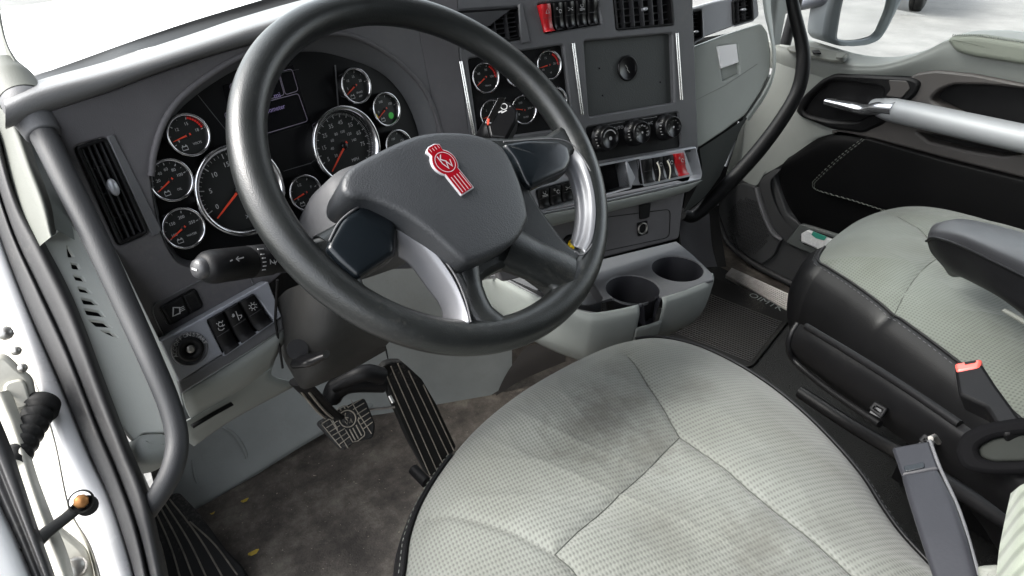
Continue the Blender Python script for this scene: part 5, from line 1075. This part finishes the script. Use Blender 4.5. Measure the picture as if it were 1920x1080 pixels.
# black vinyl insert with stitched panel
surf("vinyl_insert", [[DR.at(u, v, -.002) for u, v in [(1478, 296), (1560, 248), (1650, 262), (1770, 295), (1920, 334), (2100, 385)]], [DR.at(u, v, .018) for u, v in [(1466, 312), (1555, 272), (1650, 285), (1770, 318), (1920, 358), (2100, 410)]], [DR.at(u, v, .012) for u, v in [(1462, 340), (1545, 330), (1650, 360), (1770, 395), (1920, 440), (2100, 500)]], [DR.at(u, v, .006) for u, v in [(1478, 385), (1540, 400), (1650, 435), (1770, 480), (1920, 540), (2100, 620)]], [DR.at(u, v, -.004) for u, v in [(1502, 420), (1545, 440), (1650, 475), (1770, 520), (1920, 580), (2100, 660)]]], M['doorskin'], pd, 6, 6)
pillow("stitched_panel", DR, [(1524, 344), (1622, 258), (1770, 300), (1950, 345), (1950, 500), (1800, 440), (1660, 394), (1534, 360)], M['doorskin'], pd, .024, .02, .003, .006, r=.012)
pts = cr([DR.at(u, v, .0265) for u, v in [(1620, 262), (1572, 300), (1532, 338), (1527, 347), (1535, 358), (1600, 377), (1660, 396), (1720, 414)]], 14); m = MB()
for off in (0, .006):
    for k in range(0, len(pts)-1, 2): m.tube([pts[k]+np.array([0, off, off*.3]), pts[k+1]+np.array([0, off, off*.3])], .0011, 4, caps=False)
m.build("stitching", M['stitch'], pd)["kind"] = "stuff"
m = MB(); m.tube([DR.at(u, v, .008) for u, v in [(1419, 352), (1426, 378), (1437, 410), (1450, 436), (1466, 450)]], [.010, .012, .013, .012, .008], 10, n=6, flat=.6); m.build("accent_strip", M['silver'], pd).data.materials[0] = M['charlite']
surf("insert_border", [[DR.at(u, v, .0) for u, v in [(1450, 318), (1424, 345), (1437, 400), (1456, 440), (1500, 468)]], [DR.at(u, v, .008) for u, v in [(1465, 316), (1444, 345), (1462, 400), (1488, 430), (1515, 440)]]], M['doorlow'], pd, 6, 4)
# loudspeaker grille
slab("speaker_surround", DR, [(1352, 352), (1395, 344), (1416, 350), (1432, 405), (1464, 448), (1450, 480), (1428, 496), (1398, 478), (1362, 440), (1348, 400)], M['doorlow'], pd, .006, .012, .003, r=.012)
m = MB(); cen = DR.at(1402, 425, .0075)
for i in range(-7, 8):
    for j in range(-9, 10):
        x = (i+.5*(j % 2))*.0135; y = j*.0118
        if (x/.085)**2+(y/.105)**2 < 1: m.lathe(cen+DR.a*x+DR.b*y, DR.n, [(.0052, .0), (.0048, .0016), (.0038, .0004)], 6)
m.build("speaker_grille", M['black'], pd)["kind"] = "stuff"
# lower pocket
slab("pocket_lip", DR, [(1472, 455), (1500, 420), (1520, 425), (1600, 450), (1700, 500), (1650, 520), (1560, 490), (1500, 468)], M['midgrey'], pd, .010, .03, .004, r=.01)
slab("pocket_opening", DR, [(1500, 442), (1516, 430), (1580, 450), (1600, 462), (1580, 478), (1540, 468), (1505, 458)], M['black'], pd, .0112, .004, .0008, r=.008)
m = MB(); m.tube([DR.at(u, v, -.008) for u, v in [(1345, 400), (1366, 455), (1420, 498), (1512, 545), (1600, 585)]], .012, 10, n=6); m.build("door_seal", M['seal'], pd)
slab("switch_pack", Plane(DR.at(1540, 110, .0)+np.array([.02, 0, .014]), (-.12, 0, 1)), [(1476, 88), (1492, 82), (1592, 101), (1583, 113), (1560, 112), (1480, 94)], M['cream'], pd, .006, .006, .0015, r=.004)
slab("rocker_switch", Plane(DR.at(1540, 105, .0)+np.array([.02, 0, .022]), (-.12, 0, 1)), [(1522, 94), (1536, 93), (1540, 99), (1526, 99)], M['black'], pd, .002, .004, .001)
slab("rocker_switch", Plane(DR.at(1540, 105, .0)+np.array([.02, 0, .022]), (-.12, 0, 1)), [(1570, 99), (1584, 101), (1580, 108), (1568, 107)], M['cream'], pd, .002, .004, .001)
m = MB(); m.grid([[np.array([1.885, 1.6, .70]), np.array([1.885, -.2, .70])], [np.array([1.87, 1.45, 1.55]), np.array([1.87, -.2, 1.55])]], False, False); m.build("window_glass", M['glass'], pd)
# boxed thing in the door pocket
pc = thing("pocket_box", "small white and green printed packet stuck in the passenger door pocket", "packet", DR.at(1535, 455))
slab("packet", DR, [(1502, 438), (1513, 432), (1562, 452), (1567, 460), (1540, 470), (1502, 454)], M['paper'], pc, .022, .02, .002, r=.003)
slab("packet_label", DR, [(1524, 434), (1550, 444), (1545, 451), (1530, 447), (1521, 440)], M['teal'], pc, .0235, .002, .0004, r=.002)
m = MB(); o = DR.at(1532, 452, .0225)
for k in range(5): line(m, DR, DR.p, [DR.l(DR.at(1506+k*3, 446+k*1.5)), DR.l(DR.at(1520+k*5, 453+k*2))], .0012, .0228)
m.build("packet_print", M['black'], pc)

# ---- grab handles
gh_ = thing("grab_handle", "thick black grab handle on the driver side pillar, running past the left dash vent", "grab handle", G(200, 500, .65))
m = MB(); pth = [G(52, 200, .80), G(85, 260, .775), (G(130, 350, .745)), G(185, 460, .715), G(240, 580, .69), G(285, 680, .67), G(318, 760, .66), G(332, 820, .655), G(326, 870, .652), G(305, 915, .655), G(275, 960, .665)]
m.tube(pth, [.0118, .0118, .0116, .0110, .0104, .0098, .0094, .0094, .0096, .0092, .0085], 28, n=8); m.build("handle_tube", mat("handle_rubber", (.020, .021, .023), .5, spec=.4, bump=.2, bscale=800, var=.1), gh_)
m = MB(); a_, b_ = G(42, 186, .805), G(74, 240, .785); axx = nrm(b_-a_); m.lathe(a_, axx, [(.014, -.01), (.019, .0), (.0195, .010), (.0170, .030), (.0155, .042), (.0145, .044), (.010, .044)], 32); m.build("handle_boot", M['charlite'], gh_)
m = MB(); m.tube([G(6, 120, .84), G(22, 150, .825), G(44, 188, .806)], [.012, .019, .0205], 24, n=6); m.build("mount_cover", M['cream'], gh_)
g2_ = thing("grab_handle", "slim black grab handle curving down the passenger side pillar", "grab handle", G(1490, 150, 1.75))
m = MB(); m.tube([G(1478, -40, 1.75), G(1489, 20, 1.75), G(1503, 80, 1.75), G(1506, 120, 1.745), G(1496, 170, 1.74), G(1465, 225, 1.72), G(1420, 285, 1.70), G(1370, 340, 1.68), G(1330, 380, 1.66), G(1300, 405, 1.64), G(1280, 402, 1.62)], [.013, .014, .015, .016, .0165, .017, .018, .018, .018, .016, .013], 20, n=8); m.build("handle_tube", M['black'], g2_)
# driver-side pillar trims
pi_ = thing("pillar_trim", "cream and grey plastic trim on the driver side windscreen pillar", "pillar trim", G(30, 300, .8))
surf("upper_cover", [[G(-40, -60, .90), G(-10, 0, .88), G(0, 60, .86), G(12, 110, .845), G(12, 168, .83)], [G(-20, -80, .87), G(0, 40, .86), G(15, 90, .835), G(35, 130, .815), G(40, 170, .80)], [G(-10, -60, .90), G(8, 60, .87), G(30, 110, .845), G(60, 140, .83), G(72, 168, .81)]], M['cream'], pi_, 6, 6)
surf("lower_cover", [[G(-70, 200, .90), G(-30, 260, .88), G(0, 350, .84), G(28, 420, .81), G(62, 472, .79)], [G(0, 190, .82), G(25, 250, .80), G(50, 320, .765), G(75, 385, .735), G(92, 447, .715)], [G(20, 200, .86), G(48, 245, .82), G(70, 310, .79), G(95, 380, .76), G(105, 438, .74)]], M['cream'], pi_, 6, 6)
surf("pillar_reveal", [[G(40, 232, .84), G(62, 300, .82), G(92, 370, .79), G(104, 430, .765)], [G(80, 232, .86), G(100, 300, .84), G(125, 370, .81), G(140, 450, .78)]], M['grey'], pi_, 6, 4)
# passenger side pillar
p2 = thing("pillar_trim", "pale trim on the passenger side windscreen pillar beside the mirror", "pillar trim", G(1460, 20, 1.75))
surf("pillar_cover", [[G(1430, -80, 1.7), G(1440, -20, 1.7), G(1447, 30, 1.71), G(1452, 80, 1.72)], [G(1460, -80, 1.74), G(1458, -20, 1.74), G(1456, 30, 1.745), G(1450, 84, 1.75)], [G(1490, -80, 1.85), G(1482, -20, 1.85), G(1472, 30, 1.85), G(1462, 84, 1.85)]], M['doorgrey'], p2, 5, 5)
m = MB(); m.tube([G(1508, -60, 1.95), G(1494, 0, 1.95), G(1484, 40, 1.95), G(1472, 84, 1.95)], .014, 10, n=4); m.build("window_seal", M['seal'], p2)
# kick panel below the passenger dash (dark void with bright gap line)
kk = thing("kick_panel", "dark plastic kick panel and door gap under the passenger side of the dash", "kick panel", (1.7, 1.5, .2))
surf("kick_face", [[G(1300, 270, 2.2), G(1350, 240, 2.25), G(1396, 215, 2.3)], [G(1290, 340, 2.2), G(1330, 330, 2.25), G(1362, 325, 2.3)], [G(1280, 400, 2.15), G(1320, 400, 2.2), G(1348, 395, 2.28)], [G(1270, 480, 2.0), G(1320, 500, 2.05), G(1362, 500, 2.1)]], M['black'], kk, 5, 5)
m = MB(); m.tube([G(1386, 228, 1.82), G(1373, 272, 1.82), G(1360, 312, 1.82)], [.003, .006, .004], 8, n=5); m.tube([G(1351, 350, 1.82), G(1345, 385, 1.82)], [.004, .003], 8); m.build("gap_edge", M['silver'], kk)
surf("kick_lower", [[G(1272, 385, 1.62), G(1300, 400, 1.70), G(1330, 400, 1.76)], [G(1274, 430, 1.62), G(1300, 450, 1.70), G(1335, 460, 1.77)], [G(1280, 480, 1.62), G(1310, 500, 1.70), G(1345, 500, 1.78)]], M['charcoal'], kk, 5, 5)

# ================================================================== driver door opening, very close on the left
fr_ = thing("door_frame", "white painted driver door jamb with thick black rubber seal down the left edge", "door frame", G(150, 800, .7))
lb = [(-60, 240), (0, 395), (40, 485), (75, 560), (113, 720), (167, 853), (207, 937), (247, 1053), (262, 1130)]
lb = [(-70, 260), (-20, 390), (20, 500), (60, 600), (113, 722), (167, 853), (207, 940), (243, 1050), (262, 1130)]
rb = [(-10, 180), (8, 280), (36, 370), (84, 455), (140, 565), (200, 722), (242, 832), (280, 930), (325, 1130)]
dd = [.86, .82, .79, .76, .73, .70, .68, .66, .65]
def band(A, B, d, offs, name, m_, par, n=7, dm=0):
    rows = []
    for t, o_ in offs: rows.append([G(a[0]*(1-t)+b[0]*t, a[1]*(1-t)+b[1]*t, q-o_) for a, b, q in zip(A, B, d)])
    return surf(name, rows, m_, par, n, 4)
band(lb, rb, dd, [(0, -.01), (.06, .004), (.28, .010), (.40, .008), (.45, .001), (.50, .008), (.68, .016), (.88, .010), (1, -.012)], "rubber_seal", M['seal'], fr_)
wl_ = [(-150, 280), (-110, 420), (-60, 500), (0, 585), (45, 672), (95, 812), (125, 950), (165, 1022), (190, 1100)]
band(wl_, lb, dd, [(0, -.030), (.10, -.006), (.5, .002), (.9, .0), (1.03, -.008)], "jamb_flange", M['white'], fr_)
jl = [(-300, 280), (-260, 420), (-200, 520), (-140, 600), (-90, 700), (-30, 830), (0, 950), (60, 1040), (90, 1120)]
band(jl, wl_, [q+.03 for q in dd], [(0, -.05), (.5, -.035), (.9, -.01), (1.02, .022)], "jamb_inner", M['whitedirty'], fr_)
hg = fr_
HP = Plane(G(35, 720, .70), nrm(EYE-G(35, 720, .70)))
hga = slab("hinge", HP, [(-30, 665), (10, 660), (40, 690), (62, 706), (70, 750), (62, 770), (30, 782), (-30, 790)], M['whitedirty'], hg, .0, .02, .005, r=.008)
slab("hinge_pocket", HP, [(5, 718), (45, 708), (58, 750), (50, 764), (10, 775)], M['whitedirty'], hga, .004, .004, .002, r=.006)
m = MB()
for u, v, r in [(30, 658, .004), (42, 690, .004), (10, 625, .006)]: m.lathe(HP.at(u, v, .0), HP.n, [(r, 0), (r, .003), (r*.8, .005), (.0001, .0055)], 12)
m.build("hinge_bolt", M['steel'], hga)
HP2 = Plane(G(130, 1030, .665), nrm(EYE-G(130, 1030, .665)))
h2 = slab("hinge", HP2, [(70, 985), (100, 975), (125, 995), (165, 1028), (178, 1080), (175, 1120), (90, 1120), (80, 1040)], M['whitedirty'], fr_, .0, .02, .005, r=.008)
m = MB()
for u, v, r in [(140, 1065, .009), (120, 1078, .006)]: m.lathe(HP2.at(u, v, .0), HP2.n, [(r, 0), (r, .006), (r*.7, .009), (.0001, .0095)], 12)
m.build("hinge_bolt", M['steel'], h2)
bl = thing("wiring_bellows", "black corrugated rubber wiring bellows between the left jamb and the door", "bellows", G(40, 820, .67))
m = MB(); a_, b_ = G(74, 770, .70), G(22, 878, .66); axx = nrm(b_-a_); LL = np.linalg.norm(b_-a_); pf = [(.0135, -.010), (.0145, 0)]
for k in range(6): z = LL*(k+.15)/6; pf += [(.0082, z), (.0122-.0004*k, z+LL/12*.6), (.0122-.0004*k, z+LL/12*1.2)]
pf += [(.011, LL)]; m.lathe(a_, axx, pf, 28); m.build("bellows_tube", M['rubber'], bl)
ck = thing("door_check_arm", "dark metal door check arm ending in a rusty bolt over the white jamb", "check arm", G(110, 980, .63))
m = MB(); m.tube([G(40, 1040, .60), G(85, 1000, .615), G(125, 970, .625), G(148, 950, .63)], [.008, .0062, .0055, .006], 14, n=5, flat=.6); m.build("arm", M['column'], ck)
ctr = G(152, 940, .628); m = MB(); nn = nrm(EYE-ctr); m.lathe(ctr, nn, [(.0088, -.006), (.0090, .004), (.0075, .006)], 24); m.lathe(G(163, 948, .63), nn, [(.008, -.008), (.008, .002), (.0001, .002)], 18); m.build("arm_eye", M['column'], ck)
m = MB(); m.lathe(ctr+nn*.002-_Z*0, nn, [(.0055, 0), (.0055, .003), (.004, .0045), (.0001, .005)], 8); m.build("bolt", M['brass'], ck)
dd_ = thing("driver_door", "edge of the open white driver door with its black weather strip, bottom left corner", "door", G(20, 1000, .6))
A_ = [(-80, 760), (-45, 850), (-10, 930), (28, 1010), (62, 1090), (80, 1130)]; B_ = [(-20, 740), (18, 830), (42, 900), (70, 985), (100, 1070), (120, 1130)]; D_ = [.66, .64, .62, .60, .585, .58]
band(A_, B_, D_, [(0, -.006), (.2, .004), (.45, .002), (.55, .008), (.8, .006), (1, -.006)], "weather_strip", M['seal'], dd_)
band([(-200, 760), (-160, 850), (-120, 930), (-80, 1010), (-40, 1090), (-20, 1130)], A_, D_, [(0, .02), (.5, .016), (.85, .01), (1.02, -.004)], "door_skin", M['white'], dd_)
C_ = [(20, 730), (45, 800), (66, 880), (95, 960), (128, 1040), (150, 1130)]
band(B_, C_, [q+.02 for q in D_], [(0, -.01), (.5, -.006), (1, -.02)], "door_edge", M['whitedirty'], dd_)

# ================================================================== glass, hood, mirror, outside
ws = thing("windshield", "curved windscreen glass above the dashboard with its dark lower border", "windscreen", (.9, 1.3, 1))
def wx(x, y0): return y0-.12*((x-.9)/1.0)**2
wx_ = [-.12, .1, .4, .9, 1.4, 1.7, 1.92]
pA = [ZP(63, 143, 1.0)*1.0]
surf("glass", [[np.array([x, wx(x, 1.34), .965]) for x in wx_], [np.array([x, wx(x, 1.10), 1.38]) for x in wx_], [np.array([x, wx(x, .86), 1.78]) for x in wx_]], M['glass'], ws, 4, 4)
up_ = [(40, 152), (63, 143), (150, 112), (233, 82), (300, 59), (367, 37), (480, 3), (620, -38), (900, -110)]; lo_ = [(40, 160), (75, 150), (150, 130), (233, 97), (300, 78), (367, 60), (480, 32), (620, -8), (900, -75)]
dq = [1.15, 1.18, 1.2, 1.22, 1.25, 1.28, 1.32, 1.38, 1.6]
surf("lower_border", [[G(u, v, q) for (u, v), q in zip(up_, dq)], [G((a[0]+b[0])/2, (a[1]+b[1])/2, q-.01) for a, b, q in zip(up_, lo_, dq)], [G(u, v+6, q-.04) for (u, v), q in zip(lo_, dq)]], M['seal'], ws, 5, 4)
hd_ = thing("truck_hood", "white truck hood beyond the windscreen", "hood", (.9, 2, .8))
surf("hood_skin", [[np.array([x, 1.38, z]) for x, z in zip([-1.3, -.3, .35, .9, 1.45, 2.1, 3.0], [.70, .86, .93, .95, .93, .86, .70])], [np.array([x, 2.0, z]) for x, z in zip([-1.3, -.3, .35, .9, 1.45, 2.1, 3.0], [.66, .82, .89, .91, .89, .82, .66])], [np.array([x, 2.9, z]) for x, z in zip([-1.3, -.3, .35, .9, 1.45, 2.1, 3.0], [.64, .80, .86, .87, .86, .80, .64])]], M['white'], hd_, 6, 6)
mi = thing("wing_mirror", "grey framed passenger wing mirror seen through the side window", "mirror", G(1610, 50, 2.25))
MI = Plane(G(1610, 40, 2.25), (-.42, -.90, .02))
mo_ = [(1566, -60), (1543, 30), (1538, 66), (1546, 78), (1572, 86), (1612, 84), (1640, 76), (1656, 58), (1690, -10), (1710, -70)]
mi_ = [(1590, -60), (1572, 20), (1564, 72), (1590, 77), (1620, 74), (1640, 66), (1660, 20), (1678, -60)]
mb = MB(); slab_into(mb, MI, [loopat(MI, mo_, 0, .02), loopat(MI, mi_, 0, .015)], .02, .09, .012); mb.build("mirror_shell", M['belt'], mi).data.materials[0] = mat("mirror_shell_grey", (.16, .18, .19), .45)
mb = MB(); slab_into(mb, MI, [loopat(MI, mi_, 0, .015)], .002, .003, .0005); mb.build("mirror_glass", M['mirror'], mi)
mb = MB(); mb.tube([MI.at(1570, -10, -.02), MI.at(1535, -2, -.05), MI.at(1500, 8, -.15), MI.at(1470, 16, -.4)], [.05, .035, .03, .03], 14, n=4, flat=.6); mb.build("mirror_arm", mat("mirror_arm_grey", (.13, .14, .16), .5), mi)

g = MB(); g.grid([[np.array([x, y, -1.35]) for x in np.linspace(-120, 160, 15)] for y in np.linspace(-120, 160, 15)], False, False); tag(g.build("ground", M['asphalt']), kind="structure")
tk = thing("parked_truck", "dark tyre of a vehicle parked on the pavement beyond the side window", "truck", ZP(1716, 22, -1.35))
tc_ = ZP(1716, 20, -1.35)+np.array([0, 0, .52]); m = MB(); tax = nrm([.35, -1, 0]); 
m.lathe(tc_, tax, [(.30, -.14), (.44, -.15), (.52, -.11), (.525, -.04), (.505, -.035), (.505, -.02), (.525, -.015), (.525, .04), (.52, .11), (.44, .15), (.30, .14)], 48); ty = m.build("tyre", M['rubber'], tk)
m = MB(); m.lathe(tc_, tax, [(.0001, .06), (.12, .07), (.14, .03), (.26, .02), (.30, .12)], 32); m.build("rim", M['steel'], ty)
m = MB(); m.box(tc_+np.array([.3, .9, .85]), nrm([1, .35, 0]), nrm([-.35, 1, 0]), np.array([0, 0, 1.]), 4.0, 2.2, .5); m.build("chassis", M['black'], tk)

# cab shell around and behind the camera
def panel(name, quads, m_):
    b = MB()
    for q in quads: b.add(q, [(0, 1, 2, 3)], False)
    return tag(b.build(name, m_, solid=.03), kind="structure")
panel("roof", [[(-.12, -1.2, 1.82), (1.95, -1.2, 1.82), (1.95, .80, 1.80), (-.12, .80, 1.80)]], M['headliner'])
panel("rear_wall", [[(-.12, -1.2, 0), (1.95, -1.2, 0), (1.95, -1.2, 1.82), (-.12, -1.2, 1.82)]], M['headliner'])
panel("side_wall", [[(-.14, -1.2, 0), (-.14, -.55, 0), (-.14, -.55, 1.82), (-.14, -1.2, 1.82)], [(1.95, -1.2, 0), (1.95, -.2, 0), (1.95, -.2, 1.82), (1.95, -1.2, 1.82)], [(1.95, -.2, 0), (1.95, 1.6, 0), (1.95, 1.6, .62), (1.95, -.2, .62)]], M['midgrey'])
panel("sill_wall", [[(-.15, .80, -.3), (-.15, 1.5, -.3), (-.15, 1.5, .95), (-.12, .84, .95)]], M['black'])
panel("firewall", [[(-.12, 1.45, -.1), (1.95, 1.45, -.1), (1.95, 1.40, .75), (-.12, 1.40, .75)]], M['black'])

# grit and lint trodden into the floor: far too many crumbs to count
gm = MB(); rg = np.random.RandomState(3)
for k in range(420):
    u, v = rg.uniform(380, 900), rg.uniform(780, 1080)
    p = ZP(u, v, .0015); sz = .0007+.0016*rg.rand()**3
    vs_ = [p+rg.uniform(-1, 1, 3)*sz*np.array([1.3, 1.3, .6]) for _ in range(4)]
    gm.add(vs_, [(0, 1, 2), (0, 1, 3), (1, 2, 3), (0, 2, 3)], False)
tag(gm.build("floor_grit", mat("grit", (.26, .23, .18), .9, var=.5, vscale=50)), "pale crumbs and grit scattered over the dirty cab floor", "grit", kind="stuff")
